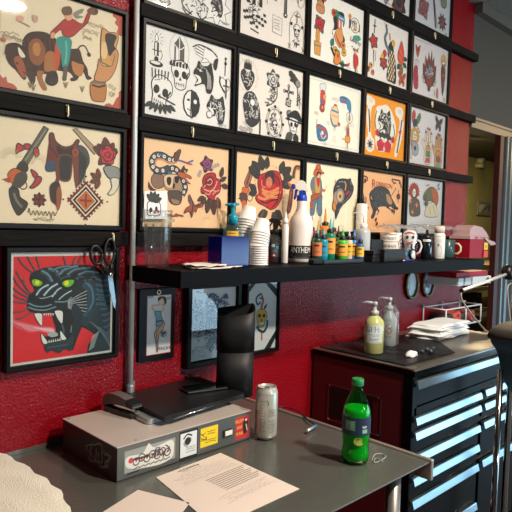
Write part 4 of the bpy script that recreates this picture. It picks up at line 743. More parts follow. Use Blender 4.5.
# ============================================================ the panther painting and the lower frames
def panther():
    y = -.0185; P, L = pixart(None, 0, 230, 140/512, y)
    x0, x1, z0, z1 = .580, .872, 1.139, 1.430
    A = Art(clip=(x0, x1, z0, z1))
    A.fill([(x0, z0), (x1, z0), (x1, z1), (x0, z1)], 'c9ccc8', sm=False)
    A.fill([(x0+.007, z0+.006), (x1-.006, z0+.006), (x1-.006, z1-.010), (x0+.007, z1-.010)], 'cb2026', sm=False)
    A.clip = (x0+.007, x1-.006, z0+.006, z1-.010)
    D = '131c22'; B = '2c4450'; Lb = '5f8290'; W = 'd3d8d2'
    A.fill(L(38, 308, 60, 328, 90, 338, 120, 345, 165, 352, 195, 356, 208, 372, 190, 384, 150, 372, 110, 376, 85, 366, 60, 358, 40, 340), 'cc4a58', sm=True); A.fill(L(62, 338, 100, 346, 150, 356, 190, 358, 202, 372, 188, 380, 150, 369, 112, 370, 85, 358), 'd0808c'); A.fill(L(120, 356, 165, 360, 192, 362, 198, 374, 165, 368), 'dfb4bc'); A.line(L(45, 330, 70, 348, 100, 352), 'd0808c', .003)
    # neck and head mass
    A.fill(L(122, 152, 160, 138, 215, 130, 270, 126, 330, 128, 375, 148, 420, 172, 425, 460, 318, 455, 322, 420, 350, 385, 322, 366, 300, 356, 285, 392, 268, 440, 240, 436, 215, 450, 190, 440, 172, 446, 160, 420, 155, 392, 175, 388, 200, 385, 205, 360, 198, 330, 186, 302, 150, 306, 112, 302, 98, 290, 98, 262, 104, 238, 124, 224, 118, 190, 108, 165), D, sm=False)
    A.fill(L(330, 140, 372, 150, 410, 180, 412, 330, 380, 380, 345, 350, 320, 330, 345, 260), '1a2a33'); A.fill(L(330, 445, 345, 410, 375, 385, 412, 370, 415, 455), '1c3038')
    for k in range(9): A.line(L(330+k*8, 335+k*5, 350+k*6, 352+k*7, 372+k*4, 360+k*9), '4f6a72', .0022)
    for k in range(7): A.line(L(325+k*2, 440-k*8, 345+k*3, 425-k*9), 'b9c9c8', .0018, sm=False)
    for k in range(6): A.line(L(350, 180+k*18, 385, 185+k*18, 408, 178+k*20), '2f5464', .005)
    # brow ridges
    for q, w in ((L(150, 150, 175, 165, 190, 190), .012), (L(175, 142, 205, 150, 215, 175), .011), (L(212, 172, 235, 145, 285, 132), .013), (L(245, 165, 275, 145, 330, 140), .010), (L(285, 165, 320, 152, 360, 158), .009), (L(190, 150, 215, 138, 255, 132), .008)):
        A.line(q, B, w); A.line([(p[0]+.0015, p[1]+.001) for p in q], Lb, w*.38)
    for q, w in ((L(132, 240, 150, 215, 178, 200), .010), (L(160, 240, 185, 212, 212, 196), .011), (L(190, 245, 212, 218, 232, 208), .009), (L(215, 255, 238, 235, 262, 222), .007)):
        A.line(q, B, w); A.line(q, 'b4c6c8', w*.35)
    A.line(L(122, 240, 150, 250, 180, 244, 205, 232), '9fb4b6', .002); A.fill(L(108, 242, 130, 238, 150, 252, 180, 250, 200, 262, 185, 278, 150, 272, 115, 262), '0d1317')
    for q in (L(105, 268, 130, 278, 160, 280, 190, 272), L(102, 282, 135, 292, 170, 292, 205, 280), L(200, 262, 240, 262, 262, 245)): A.line(q, '6b8890', .0035)
    A.fill(L(298, 208, 312, 188, 330, 190, 342, 215, 345, 260, 325, 305, 305, 318, 318, 270, 318, 225), '203c4a'); A.line(L(312, 190, 335, 215, 340, 262, 318, 305), '3f6c84', .005)
    for k in range(8): A.line(L(248, 262+k*3, 280, 242+k*8, 318, 222+k*13), 'aab9bb', .0016)
    A.fill(L(232, 258, 262, 240, 300, 225, 320, 250, 300, 300, 262, 310, 235, 290), '15232b') if False else None
    for k in range(10): A.line(L(205+k*14, 175+(k % 3)*9, 225+k*13, 165+(k % 4)*6, 245+k*13, 168+k*2), '35525f' if k % 2 else '0b1115', .0035)
    for k in range(12): A.line(L(262+k*5, 330+k*2, 275+k*6, 318-k*3), '27404b', .003, sm=False)
    for k in range(9): A.line(L(350+k*4, 200+k*22, 372+k*3, 205+k*21, 400, 200+k*20), '2c5568', .0045)
    A.fill(L(268, 270, 300, 300, 296, 345, 262, 400, 250, 350), '16252d'); A.line(L(212, 300, 240, 330, 248, 372), '2f4a55', .004); A.line(L(246, 300, 250, 318), 'aab8b8', .003)
    # eyes
    A.fill(L(110, 172, 135, 172, 158, 192, 150, 212, 124, 208, 112, 192), '0a0e10'); A.fill(L(117, 184, 132, 180, 148, 186, 155, 194, 144, 205, 128, 205, 119, 198), '6fae1e'); A.disc(P(136, 192), .006, 'd4d820')
    A.fill(L(215, 190, 245, 172, 280, 180, 275, 205, 245, 216, 222, 208), '0a0e10'); A.fill(L(228, 192, 240, 184, 262, 182, 271, 187, 262, 202, 246, 209, 232, 203), '5fae22'); A.disc(P(243, 194), .007, 'd4d820')
    # mouth and teeth
    A.fill(L(192, 302, 245, 292, 268, 318, 262, 372, 240, 402, 205, 395, 205, 360), '0c1013'); A.line(L(225, 345, 232, 365, 230, 390), '3a5058', .006); A.line(L(262, 348, 258, 375), '6b7c80', .003)
    A.fill(L(172, 380, 200, 372, 212, 385, 188, 392), '9aa6a4')
    A.fill(L(126, 306, 152, 306, 154, 330, 152, 350, 140, 338, 131, 322), W, edge='30383a', ew=.0012); A.fill(L(200, 296, 226, 296, 230, 318, 226, 342, 214, 330, 205, 314), W, edge='30383a', ew=.0012)
    A.fill(L(150, 378, 162, 392, 174, 412, 160, 417, 152, 402), W, edge='30383a', ew=.0012); A.fill(L(220, 368, 232, 382, 242, 398, 226, 402, 220, 388), W, edge='30383a', ew=.0012)
    for k in range(5): A.fill(L(158+8*k, 305, 164+8*k, 305, 161+8*k, 316), W, sm=False)
    for k in range(6): A.fill(L(176+8*k, 412-k*1.5, 182+8*k, 412-k*1.5, 179+8*k, 400-k*1.5), W, sm=False)
    A.fill(L(160, 420, 175, 415, 240, 402, 268, 385, 262, 440, 238, 436, 215, 450, 190, 440, 172, 448), '243238'); A.line(L(172, 430, 210, 425, 245, 418), '3f5258', .003)
    # whiskers
    for q in (L(66, 102, 88, 132, 118, 155), L(98, 92, 112, 120, 130, 150), L(132, 92, 138, 115, 146, 140), L(60, 150, 78, 185, 108, 225), L(46, 168, 70, 205, 104, 235), L(42, 205, 68, 228, 102, 246), L(40, 232, 68, 248, 100, 258), L(40, 262, 70, 264, 102, 268), L(42, 300, 75, 298, 108, 284), L(56, 325, 84, 320, 112, 300), L(84, 180, 92, 205, 112, 232), L(232, 95, 238, 115, 240, 130), L(300, 92, 290, 112, 282, 128), L(278, 95, 270, 112, 266, 128)): A.line(q, '3f5058', .003, taper=False)
    t, ys = framed(x0, x1, z0, z1, 'painting of a snarling black panther on a red ground', 'c9ccc8', None, border=.015, yb=-.0015, d=.028, cat='framed painting', group=None)
    pr = [o for o in t.children if o.name.startswith('print')][0]
    A.build('painting', pr, ys-.0001, depth=.002)
panther()
# scissors hanging on the hook at the panther frame's upper right corner
def scissors():
    y = -.040; P = lambda a, b: (lambda p: (p.x, y, p.z))(onY(55+a*65/512, 240+b*65/512, y))
    t = thing('scissors', 'black-handled scissors hanging in front of the panther painting', 'scissors', P(428, 262))
    def loop(c, rx, rz, rot, nm, dy):
        cx, _, cz = P(*c); pts = []
        for k in range(25):
            a = 2*PI*k/24; u, v = rx*math.cos(a), rz*math.sin(a); pts.append((cx+u*math.cos(rot)-v*math.sin(rot), y+dy, cz+u*math.sin(rot)+v*math.cos(rot)))
        return pts
    b = MB(); b.tube(loop((322, 118), .017, .026, .25, '', -.002), .0045, 8); b.tube([P(345, 165), P(385, 215), P(432, 268)], [.006, .0085, .007], 8); b.build('handle', BLKP, t, world=True)
    b = MB(); b.tube(loop((432, 92), .016, .036, -.05, '', .002), .0045, 8); b.tube([(P(448, 175)[0], y+.002, P(448, 175)[2]), (P(440, 262)[0], y+.002, P(440, 262)[2])], [.006, .008], 8); b.build('handle', BLKP, t, world=True)
    blade = mat('scissor_steel', 'a9b2b6', rough=.25, metal=1)
    for dy, pts in ((-.0005, ((412, 268), (448, 290), (470, 500), (473, 545), (460, 520), (430, 400))), (.0015, ((425, 262), (455, 285), (480, 480), (476, 535), (466, 480), (440, 360)))):
        b = MB(); b.prism([(P(*q)[0], P(*q)[2]) for q in pts], y+dy-.0008, y+dy+.0008, 'y'); b.build('blade', blade, t, world=True)
    c = P(428, 268); b = MB(); b.M = Matrix.Translation(c) @ Matrix.Rotation(PI/2, 4, 'X'); b.lathe([(0, .0085), (.004, .0085), (.005, .007), (.005, -.006)], 14); b.build('screw', mat('screw_steel', '9a9a96', rough=.3, metal=1), t, world=True)
scissors()
def pinup(A):
    P, L = pixart(A, 130, 280, 70/398, -.012)
    A.fill(L(158, 105, 180, 92, 205, 100, 208, 125, 198, 142, 170, 140), K); A.fill(L(165, 118, 180, 112, 188, 128, 182, 142, 168, 142), 'd8b8a0'); A.line(L(150, 185, 128, 160, 130, 145, 160, 142, 172, 135), 'c9a58c', .007); A.line(L(172, 185, 190, 165, 190, 120, 178, 105), 'c9a58c', .006)
    A.fill(L(140, 182, 172, 178, 178, 205, 186, 230, 178, 240, 150, 240, 148, 212), '6f97a8', edge=K); A.fill(L(150, 238, 186, 230, 196, 248, 186, 280, 165, 310, 160, 350, 158, 400, 150, 408, 146, 350, 138, 310, 150, 275), 'c49a7c', edge=K); A.line(L(172, 262, 152, 300, 155, 400), K, .002); A.fill(L(150, 240, 185, 235, 180, 255, 152, 262), '6f97a8', edge=K)
    x, z = P(190, 305); A.ring((x, z), .010, K, .0015); m_shade(A, x, z, .006, .006, 4); A.text('TRICKY', *P(195, 388), .014, K); p = P(118, 100); m_scrib(A, p[0], p[1], .02, .005, 1, K, .0012, 1); p = P(218, 100); m_scrib(A, p[0], p[1], .02, .005, 1, K, .0012, 1)
A = Art(); x0, x1, z0, z1 = .994, 1.085, 1.109, 1.294
A.fill([(x0, z0), (x1, z0), (x1, z1), (x0, z1)], 'b03038', sm=False); A.fill([(x0+.002, z0+.002), (x1-.002, z0+.002), (x1-.002, z1-.002), (x0+.002, z1-.002)], 'c9cdcc', sm=False); pinup(A)
t = thing('pinup_plaque', 'small black plaque of a pin-up dancer under the shelf', 'plaque', (1.033, -.0015, 1.2))
b = MB(); b.box(.967, 1.099, -.0115, -.0015, 1.091, 1.315, .0015); pb = b.build('board', FRAME, t, world=True); A.build('drawing', pb, -.0117)
b = MB(); b.tube([(1.035+.0065*math.cos(k*PI/8), -.014, 1.303+.0065*math.sin(k*PI/8)) for k in range(17)], .0018, 8); b.build('grommet', BRASS, t, world=True)
# pale pencil drawing half hidden by the black organiser
A = Art(clip=(1.158, 1.352, 1.069, 1.305)); P, L = pixart(A, 180, 280, 60/341, -.0175)
for c, rx, rz, n in (((185, 125), .028, .03, 70), ((100, 160), .02, .035, 30), ((190, 200), .03, .03, 60), ((180, 290), .032, .045, 100), ((180, 355), .03, .03, 60), ((105, 260), .02, .05, 36), ((250, 120), .02, .025, 26)): m_shade(A, *P(*c), rx, rz, n, '3f4a80', .0018)
A.line(L(145, 130, 160, 95, 185, 80, 215, 100, 222, 130), '3f4a80', .003); m_scrib(A, *P(105, 68), .03, .006, 1, '3f6ab0', .003, 1); m_scrib(A, *P(95, 395), .07, .02, 2, '3a3a3a', .002, .8); m_scrib(A, *P(100, 430), .07, .02, 3, '4a4a4a', .0012, .6)
framed(1.158, 1.352, 1.069, 1.305, 'dark frame with pale blue pencil drawing behind the black organiser', 'd6d8d6', A, cat='framed picture', group=None, border=.02)
# skull and snake drawing with black corner bands
A = Art(clip=(1.409, 1.557, 1.068, 1.33)); P, L = pixart(A, 235, 278, 50/312, -.0175)
for q in (L(60, 128, 140, 20, 112, 20, 58, 95), L(180, 20, 262, 122, 262, 70, 215, 20), L(175, 455, 262, 310, 262, 355, 210, 455)): A.fill(q, '1b2226', sm=False)
A.line(L(160, 150, 140, 165, 132, 130, 150, 105, 168, 100), '24506a', .008); A.line(L(165, 110, 175, 140, 165, 180, 170, 200), 'a8444c', .010); A.line(L(150, 125, 168, 130), K, .004)
A.fill(L(140, 205, 165, 195, 192, 205, 200, 240, 185, 270, 178, 300, 155, 308, 142, 285, 135, 245), 'cfae52', edge=K); A.disc(P(152, 235), .007, K); A.disc(P(180, 235), .007, K); A.disc(P(165, 262), .004, K); A.line(L(150, 285, 180, 282), 'ece6dc', .006)
A.line(L(200, 262, 198, 300, 178, 335, 150, 325, 136, 300), '1f3a44', .010); A.line(L(196, 268, 194, 300, 176, 328), '5f8a8c', .003); A.line(L(165, 340, 166, 365, 165, 390), 'b03c4c', .006); A.fill(L(182, 195, 195, 180, 198, 160, 180, 180), '1f3a44')
framed(1.409, 1.557, 1.068, 1.33, 'framed skull and snake drawing with black bands across its corners', 'd3dbdc', A, cat='framed picture', group=None, border=.013)
# oval gilt frames
for (cx, cz), lab, kind in ((((2.519), 1.256), 'left of two small oval gilt frames below the shelf', 0), ((2.674, 1.256), 'right of two small oval gilt frames below the shelf', 1)):
    t = thing('oval_frame', lab, 'oval picture frame', (cx, -.0015, cz), group='oval frames below the shelf'); rx, rz = .058, .074; cz = 1.256
    b = MB(); n = 40; prof = [(0, 0), (0, -.012), (-.003, -.017), (-.007, -.015), (-.010, -.018), (-.013, -.013), (-.014, -.007), (-.014, 0)]; rings = []
    for k in range(n):
        a = 2*PI*k/n; wob = 1+.03*math.sin(a*12); rings.append([b.bm.verts.new((cx+(rx*wob+u)*math.cos(a), -.0015+w, cz+(rz*wob+u)*math.sin(a))) for u, w in prof])
    for k in range(n):
        for i in range(len(prof)):
            j = (i+1) % len(prof); f = b.bm.faces.new((rings[k][i], rings[(k+1) % n][i], rings[(k+1) % n][j], rings[k][j])); f.smooth = True
    b.build('frame', mat('aged_gilt', '7d704a', rough=.4, metal=.8, bump=.6, bscale=140, col2='3a3522', noise=.2, nscale=60), t, world=True)
    A = Art(); A.disc((cx, cz), rx-.013, 'b9cad4' if kind == 0 else 'a4b2d0', n=28, ry=rz-.013)  # pale blue window reflection is put into the picture's own colour
    if kind: A.fill([(cx-.02, cz-.022), (cx-.022, cz+.005), (cx-.006, cz+.018), (cx+.012, cz+.014), (cx+.022, cz-.004), (cx+.018, cz-.026)], '3c4450'); A.disc((cx-.004, cz-.03), .008, 'd0d4dc'); A.disc((cx+.002, cz+.032), .007, K)
    else: A.line([(cx-.01, cz+.03), (cx-.016, cz), (cx-.012, cz-.03)], '5a6a74', .004); A.line([(cx+.012, cz+.034), (cx+.008, cz), (cx+.014, cz-.03)], 'c4d0d4', .004)
    b = MB(); b.M = Matrix.Translation((cx, 0, cz)) @ Matrix.Rotation(PI/2, 4, 'X'); b.lathe([(rx-.012, .002), (rx-.012, .006)], 28, sy=(rz-.012)/(rx-.012)); p = b.build('picture', mat('oval_backing', '8a969c', rough=.6), t, world=True)
    A.build('portrait_with_glimmer', p, -.0062)
# card tucked into the snake sheet
A = Art(); P, L = pixart(A, 100, 180, 100/512, -.0335)
A.fill(L(245, 120, 262, 105, 300, 108, 312, 140, 305, 180, 250, 180, 244, 150), 'ece8e0', edge=K, ew=.003); A.disc(P(262, 155), .006, K, ry=.009); A.disc(P(290, 148), .005, K, ry=.008); A.disc(P(282, 165), .005, 'b03030'); A.disc(P(300, 162), .005, 'b03030')
for a in (.4, .9, 1.4, 1.9, 2.4): q = P(275, 112); m_leaf(A, q[0], q[1], a, .032, '3a3c34', .25)
t = tag(None, None) if False else thing('sticker_card', 'white card of a skull-faced pineapple tucked on the snake sheet', 'card', (1.0, -.0305, 1.60))
pc = [onY(145, 191, -.0335), onY(167.5, 191, -.0335), onY(167.5, 219, -.0335), onY(144, 219, -.0335)]
b = MB(); b.prism([(p.x, p.z) for p in pc], -.0316, -.0308, 'y'); cdo = b.build('card', paper_mat('efe9e2'), t, world=True); A.build('drawing', cdo, -.0318, depth=.0008)
# conduit pipe
t = thing('metal_conduit', 'vertical galvanised pipe running down the wall beside the frames', 'pipe', (.934, -.020, 1.0))
b = MB(); b.tube([(.934, -.020, 1.012), (.934, -.020, 2.75)], .0085, 14); b.build('pipe', mat('galvanised_pipe', 'd6d7d3', rough=.28, metal=.2), t, world=True)
b = MB(); b.lathe([(.012, 1.0), (.0125, 1.008), (.0125, 1.03), (.011, 1.034)], 14, .934, -.020); b.build('coupling', GREYM, t, world=True)
b = MB(); b.box(.925, .962, -.0035, -.0012, 1.02, 1.036, .001); b.lathe([(.004, 1.0), (.004, 1.0)], 6) if False else None; b.tube([(.934+.0105*math.cos(a), -.020-.0105*math.sin(a), 1.028) for a in [k*PI/8 for k in range(9)]], .003, 6); b.build('strap', GREYM, t, world=True)
S = 1.389; DZ = .899; TZ = 1.038; BXZ = DZ+.085
def at(px, y, z, py=260):
    """where the pixel column meets depth y, at height z"""
    p = onY(px, py, y); return Vector((p.x, y, z))
def face(M_or_none=None): pass
def rzface(p):     # turn so that local -Y looks at the camera
    d = CAM-Vector(p); return math.atan2(d.x, -d.y)
def wrap(A, name, parent, r, cz, depth=.0004):
    """lay flat ink round a cylinder: u is arc length from the front (-Y), v is height"""
    me = bpy.data.meshes.new(name); V = []; F = []; cols = []
    for i, (pts, col) in enumerate(A.polys):
        b = len(V); h = r+.0003+depth*(i+1)/len(A.polys)
        # subdivide long edges so that the band follows the curve
        q = []
        for k in range(len(pts)):
            a, c = pts[k], pts[(k+1) % len(pts)]; n = max(1, int(abs(a[0]-c[0])/(r*.2)))
            for j in range(n): q.append((a[0]+(c[0]-a[0])*j/n, a[1]+(c[1]-a[1])*j/n))
        V += [(h*math.sin(u/r), -h*math.cos(u/r), v+cz) for u, v in q]
        if len(q) == len(pts) and len(q) <= 4: ts = [tuple(range(len(q)))]
        else: ts = tessellate_polygon([[Vector((u, v, 0)) for u, v in q]])
        for t in ts: F.append(tuple(b+k for k in t)); cols.append(col)
    me.from_pydata(V, [], F); a = me.color_attributes.new('pigment', 'FLOAT_COLOR', 'CORNER')
    for p, c in zip(me.polygons, cols):
        for li in p.loop_indices: a.data[li].color = (*c, 1)
    me.materials.append(ink_mat()); o = bpy.data.objects.new(name, me); C.objects.link(o); o.parent = parent; return o
def strip(A, u0, u1, v0, v1, col, n=10):
    for k in range(n): A._add([(u0+(u1-u0)*k/n, v0), (u0+(u1-u0)*(k+1)/n, v0), (u0+(u1-u0)*(k+1)/n, v1), (u0+(u1-u0)*k/n, v1)], col)
# ============================================================ shelf
sh = tag(MB().box(.93, 2.745, -.263, -.0012, 1.343, S, .0015).build('floating_shelf', mat('black_shelf_laminate', '0a0b0e', rough=.55, spec=.08, bump=.05, bscale=60)), 'long thick black floating shelf holding the bottles', 'shelf')
CLEAR = thin('clear_plastic', 'f4f7f8', ior=1.5, cloud=.018)
MILK = mat('milky_plastic', 'dfdad4', rough=.35, sss=.35)
# tumbler
p = at(157, -.12, S); t = thing('blender_cup', 'empty clear ribbed plastic cup at the left end of the shelf', 'cup', p); t.scale = (1.1, 1.1, 1.1)
pr = [(.022, .002), (.027, .001), (.029, .006), (.034, .10), (.036, .118), (.0425, .119), (.043, .122), (.0425, .126), (.0375, .127), (.038, .147), (.0395, .149), (.037, .149), (.0355, .127), (.0325, .10), (.027, .008), (.0, .006)]
b = MB(); b.lathe(pr, 40); o = b.build('cup_body', CLEAR, t)
b = MB()
for k in range(10):
    a = k*PI/5; b.tube([(.0292*math.cos(a), .0292*math.sin(a), .008), (.0352*math.cos(a), .0352*math.sin(a), .112)], .0013, 6)
b.build('ribs', CLEAR, t)
# flattened paper napkins on the shelf
def slab(name, pts, z0, z1, m, parent=None, world=True): return MB().prism(pts, z0, z1, 'z').build(name, m, parent, world)
NAP = mat('napkin_paper', 'e2d6cf', rough=.85, bump=.4, bscale=60)
for k, (pts, lab) in enumerate(((((1.0, -.235), (1.12, -.245), (1.22, -.19), (1.19, -.13), (1.06, -.12)), 'lower of two crumpled paper sheets lying beside the blue bin'), (((.995, -.20), (1.09, -.24), (1.17, -.16), (1.08, -.10)), 'upper crumpled paper sheet lying near the clear cup'))):
    cx = sum(q[0] for q in pts)/len(pts); cy = sum(q[1] for q in pts)/len(pts); b = MB(); n = 24
    ol = smooth_path(list(pts), True, 6)
    def fn(u, v): 
        i = int(u*(len(ol)))% len(ol); q = ol[i]; w = .0015+.0035*k+.0022*math.sin(9*q[0]*20+v*4)*v+.002*math.sin(u*31)*v
        return (cx+(q[0]-cx)*v, cy+(q[1]-cy)*v, S+.0025+k*.004+abs(w)*.8)
    b.grid(fn, len(ol), 5); o = b.build('crumpled_paper', NAP); sm_ = o.modifiers.new('thick', 'SOLIDIFY'); sm_.thickness = .001; tag(o, lab, 'paper')
# blue bin
p0 = at(221.5, -.195, S); p1 = at(249, -.195, S); bw = p1.x-p0.x
t = thing('blue_bin', 'translucent dark blue plastic bin in front of the sanitizer', 'bin', ((p0.x+p1.x)/2, -.163, S))
b = MB(); h = bw/2; H = .086
b.M = Matrix.Diagonal((1, .7, 1.06, 1))
b.box(-h, h, -.045, .045, .0005, .003); b.box(-h, h, -.045, -.042, .003, H, .0008); b.box(-h, h, .042, .045, .003, H, .0008); b.box(-h, -h+.003, -.042, .042, .003, H, .0008); b.box(h-.003, h, -.042, .042, .003, H, .0008)
BLUE = mat('cobalt_plastic', '081a80', rough=.12, spec=.7, trans=.5)
b.build('bin_body', BLUE, t)
b = MB(); b.M = Matrix.Diagonal((1, .7, 1.06, 1))
for q in ((-h-.001, h+.001, -.047, -.0445), (-h-.001, h+.001, .0445, .047), (-h-.002, -h+.001, -.0445, .0445), (h-.001, h+.002, -.0445, .0445)): b.box(*q, H-.003, H+.0015, .0006)
b.build('rim', BLUE, t)
# sanitizer with teal pump
p = at(232, -.065, S); t = thing('hand_sanitizer_bottle', 'clear pump bottle with teal pump standing behind the blue bin', 'bottle', p, rzface(p))
b = MB(); b.lathe([(.028, .001), (.032, .006), (.033, .09), (.031, .112), (.022, .126), (.013, .131), (.012, .138)], 28, sx=1.0, sy=.7); b.build('bottle_body', thin('sanitizer_clear', 'd7eef0', cloud=.08, cloudcol='d0f0f0'), t)
A = Art(); strip(A, -.020, .020, .085, .108, 'e8c23c'); strip(A, -.015, .015, .098, .103, 'c8402c', 4); strip(A, -.016, .016, .089, .092, '7a6a3c', 4); wrap(A, 'bottle_label', t, .0334, 0).scale = (1, .72, 1)
TEAL = mat('teal_plastic', '1590ac', rough=.3)
b = MB(); b.lathe([(.0125, .131), (.0165, .132), (.0165, .158), (.012, .163), (.006, .165), (.006, .19)], 20); b.lathe([(.0075, .188), (.0085, .19), (.0085, .199), (.004, .2005)], 16); b.tube([(0, 0, .195), (-.018, 0, .196), (-.026, -.002, .193)], [.0045, .0042, .0032], 8); b.tube([(0, 0, .195), (.020, 0, .198)], [.0045, .004], 8); b.build('pump', TEAL, t)
# paper/plastic cups in two leaning stacks
CUP = mat('white_cup_plastic', 'f0ece8', rough=.4, sss=.3)
def cupmesh():
    b = MB(); b.lathe([(0, .0005), (.0175, .0), (.0185, .002), (.0255, .038), (.0275, .0385), (.0275, .041), (.0250, .041), (.0175, .003), (0, .003)], 28, cap=False); return b
first = [None]
def stackcups(x, y, z, n, tilt, az, labels, group, dz=.0085, flip=True, sc=1.2):
    ax = Vector((math.sin(tilt)*math.cos(az), math.sin(tilt)*math.sin(az), math.cos(tilt)))
    for k in range(n):
        if first[0] is None: first[0] = cupmesh().build('plastic_cup', CUP)
        o = first[0] if 'label' not in first[0] else first[0].copy()
        if o is not first[0]: C.objects.link(o)
        q = Vector((x, y, z))+ax*dz*k; R_ = Vector((0, 0, 1)).rotation_difference(ax).to_matrix().to_4x4()
        Mx = Matrix.Translation(q) @ R_
        if flip: Mx = Mx @ Matrix.Translation((0, 0, .041*sc)) @ Matrix.Rotation(PI, 4, 'X')
        o.matrix_world = Mx; o.scale = (sc, sc, sc); tag(o, labels, 'cup', group)
pA = at(246, -.07, S); pB = at(259, -.15, S)
stackcups(pA.x-.012, pA.y, S+.001, 10, 0, 0, 'upside-down white plastic cup in the lower part of the rear stack', 'cups in the rear stack, lower part')
stackcups(pA.x-.010, pA.y, S+.096, 6, .26, .2, 'upside-down white plastic cup in the leaning top of the rear stack', 'cups in the leaning top of the rear stack', dz=.0095)
stackcups(pB.x-.004, pB.y, S+.001, 9, 0, 0, 'upside-down white plastic cup in the lower part of the front stack', 'cups in the front stack, lower part', dz=.0075)
stackcups(pB.x-.003, pB.y, S+.066, 5, .25, .3, 'upside-down white plastic cup in the leaning top of the front stack', 'cups in the leaning top of the front stack', dz=.009)
def trigger(b, z, s=1.0, m=None):
    b.prism([(-.014*s, z), (.014*s, z), (.014*s, z+.012*s), (.010*s, z+.020*s), (.010*s, z+.032*s), (-.03*s, z+.040*s), (-.032*s, z+.052*s), (-.018*s, z+.058*s), (.018*s, z+.056*s), (.028*s, z+.044*s), (.02*s, z+.03*s), (.018*s, z+.012*s)], -.008*s, .008*s, 'y')
# small dark spray bottle
p = at(274.5, -.09, S); t = thing('small_spray_bottle', 'small clear spray bottle with black trigger beside the cup stacks', 'bottle', p, rzface(p))
b = MB(); b.lathe([(.017, .001), (.020, .004), (.020, .078), (.016, .092), (.010, .098), (.010, .104)], 24); b.build('bottle_body', thin('smoke_clear', 'b9bfbc', cloud=.18, cloudcol='9aa09c'), t)
A = Art(); strip(A, -.019, .019, .022, .072, '3a4244'); strip(A, -.012, .0, .056, .066, 'b8c4c4', 3); strip(A, .004, .014, .05, .06, '2f8fa8', 3); m_scrib(A, 0, .043, .024, .012, 2, '9aa4a4'); A.disc((-.002, .028), .006, 'c83a30'); A.disc((-.002, .028), .003, 'e8e2dc'); wrap(A, 'bottle_label', t, .0200, 0)
b = MB(); b.lathe([(.0115, .100), (.0115, .116), (.008, .120)], 16); b.prism([(-.008, .116), (.008, .116), (.010, .130), (.020, .142), (.012, .152), (-.014, .156), (-.026, .150), (-.026, .144), (-.010, .140)], -.007, .007, 'y'); b.tube([(-.012, 0, .142), (-.020, 0, .128), (-.020, 0, .116)], [.003, .003, .002], 8); b.tube([(.010, 0, .14), (.020, 0, .126)], [.005, .003], 8); b.build('trigger_head', BLKP, t)
# slim squeeze bottle
p = at(284.5, -.13, S); t = thing('slim_squeeze_bottle', 'slim white squeeze bottle with a pointed cap left of the big sprayer', 'bottle', p)
MB().lathe([(.010, .001), (.0115, .004), (.0115, .125), (.009, .136), (.006, .14)], 20).build('bottle_body', MILK, t); MB().lathe([(.0095, .138), (.0095, .150), (.005, .156), (.0022, .172), (.0018, .178)], 18).build('nozzle', WHITEP, t)
# big sprayer
p = at(300, -.105, S); t = thing('large_spray_bottle', 'big white spray bottle with blue and white trigger and black label band', 'bottle', p, rzface(p)); t.scale = (1.09, 1.09, 1.11)
MB().lathe([(.034, .001), (.0385, .005), (.0395, .02), (.0395, .118), (.0385, .134), (.033, .147), (.021, .163), (.0165, .178), (.0155, .200), (.0135, .206)], 36).build('bottle_body', mat('frosted_bottle', 'e6dcd6', rough=.35, sss=.3), t)
A = Art(); strip(A, -.068, .068, .014, .056, '151516', 24); A.text('ANTHEM', .001, .041, .0275, 'f2eee8', sx=.66); A.fill([(-.03, .022), (0, .019), (.034, .022), (.034, .027), (0, .025), (-.03, .027)], 'c8c4be'); A.text('Grime & Co', 0, .0235, .007, '2a2a2a') if False else None; strip(A, -.03, .03, .0165, .0175, '8a8682', 6); wrap(A, 'bottle_label', t, .0396, 0)
b = MB(); b.lathe([(.0165, .200), (.017, .202), (.017, .216), (.0145, .219)], 24); b.prism([(-.008, .214), (.010, .214), (.012, .232), (-.004, .236), (-.008, .228)], -.009, .009, 'y'); b.tube([(-.010, 0, .248), (-.020, 0, .232), (-.022, 0, .214), (-.025, 0, .204)], [.004, .005, .0045, .003], 10); b.box(-.036, -.024, -.007, .007, .238, .254, .002); b.build('trigger', mat('royal_blue_plastic', '1d3fb4', rough=.35), t)
b = MB(); b.M = Matrix.Diagonal((.82, 1, 1, 1)); b.prism([(-.025, .238), (-.004, .232), (.012, .226), (.022, .232), (.021, .246), (.010, .262), (-.004, .267), (-.014, .264), (-.020, .254), (-.027, .252)], -.009, .009, 'y'); b.build('spray_head', WHITEP, t)
# ink bottles
def ink(px, y, h, r, body, band, cap='1a1a1b', tip=None, label='', mini=False, band2=None):
    r *= 1.18; h *= 1.15; p = at(px, y, S); t = thing('ink_bottle', label, 'bottle', p, rzface(p), 'tattoo ink bottles on the shelf')
    hb = h*.66; MB().lathe([(r*.9, .001), (r, .004), (r, hb-.008), (r*.85, hb), (r*.5, hb+.003)], 22).build('bottle_body', mat('ink_'+body, body, rough=.25, coat=.3), t)
    A = Art(); strip(A, -r*1.5, r*1.5, hb*.30, hb*.84, band, 14)
    if band2: strip(A, -r*1.5, r*1.5, hb*.60, hb*.72, band2, 10)
    strip(A, -r*.7, r*.5, hb*.68, hb*.75, '2a2422', 5); strip(A, -r*.6, r*.6, hb*.45, hb*.48, '4a3a2c', 5); wrap(A, 'bottle_label', t, r+.0001, 0)
    MB().lathe([(r*.68, hb+.0005), (r*.70, hb+.003), (r*.70, hb+.013), (r*.5, hb+.016)], 18).build('cap', mat('cap_'+cap, cap, rough=.4), t)
    MB().lathe([(r*.42, hb+.0155), (r*.30, hb+.022), (r*.12, h-.004), (r*.09, h)], 14).build('nozzle', mat('tip_'+(tip or cap), tip or cap, rough=.35), t)
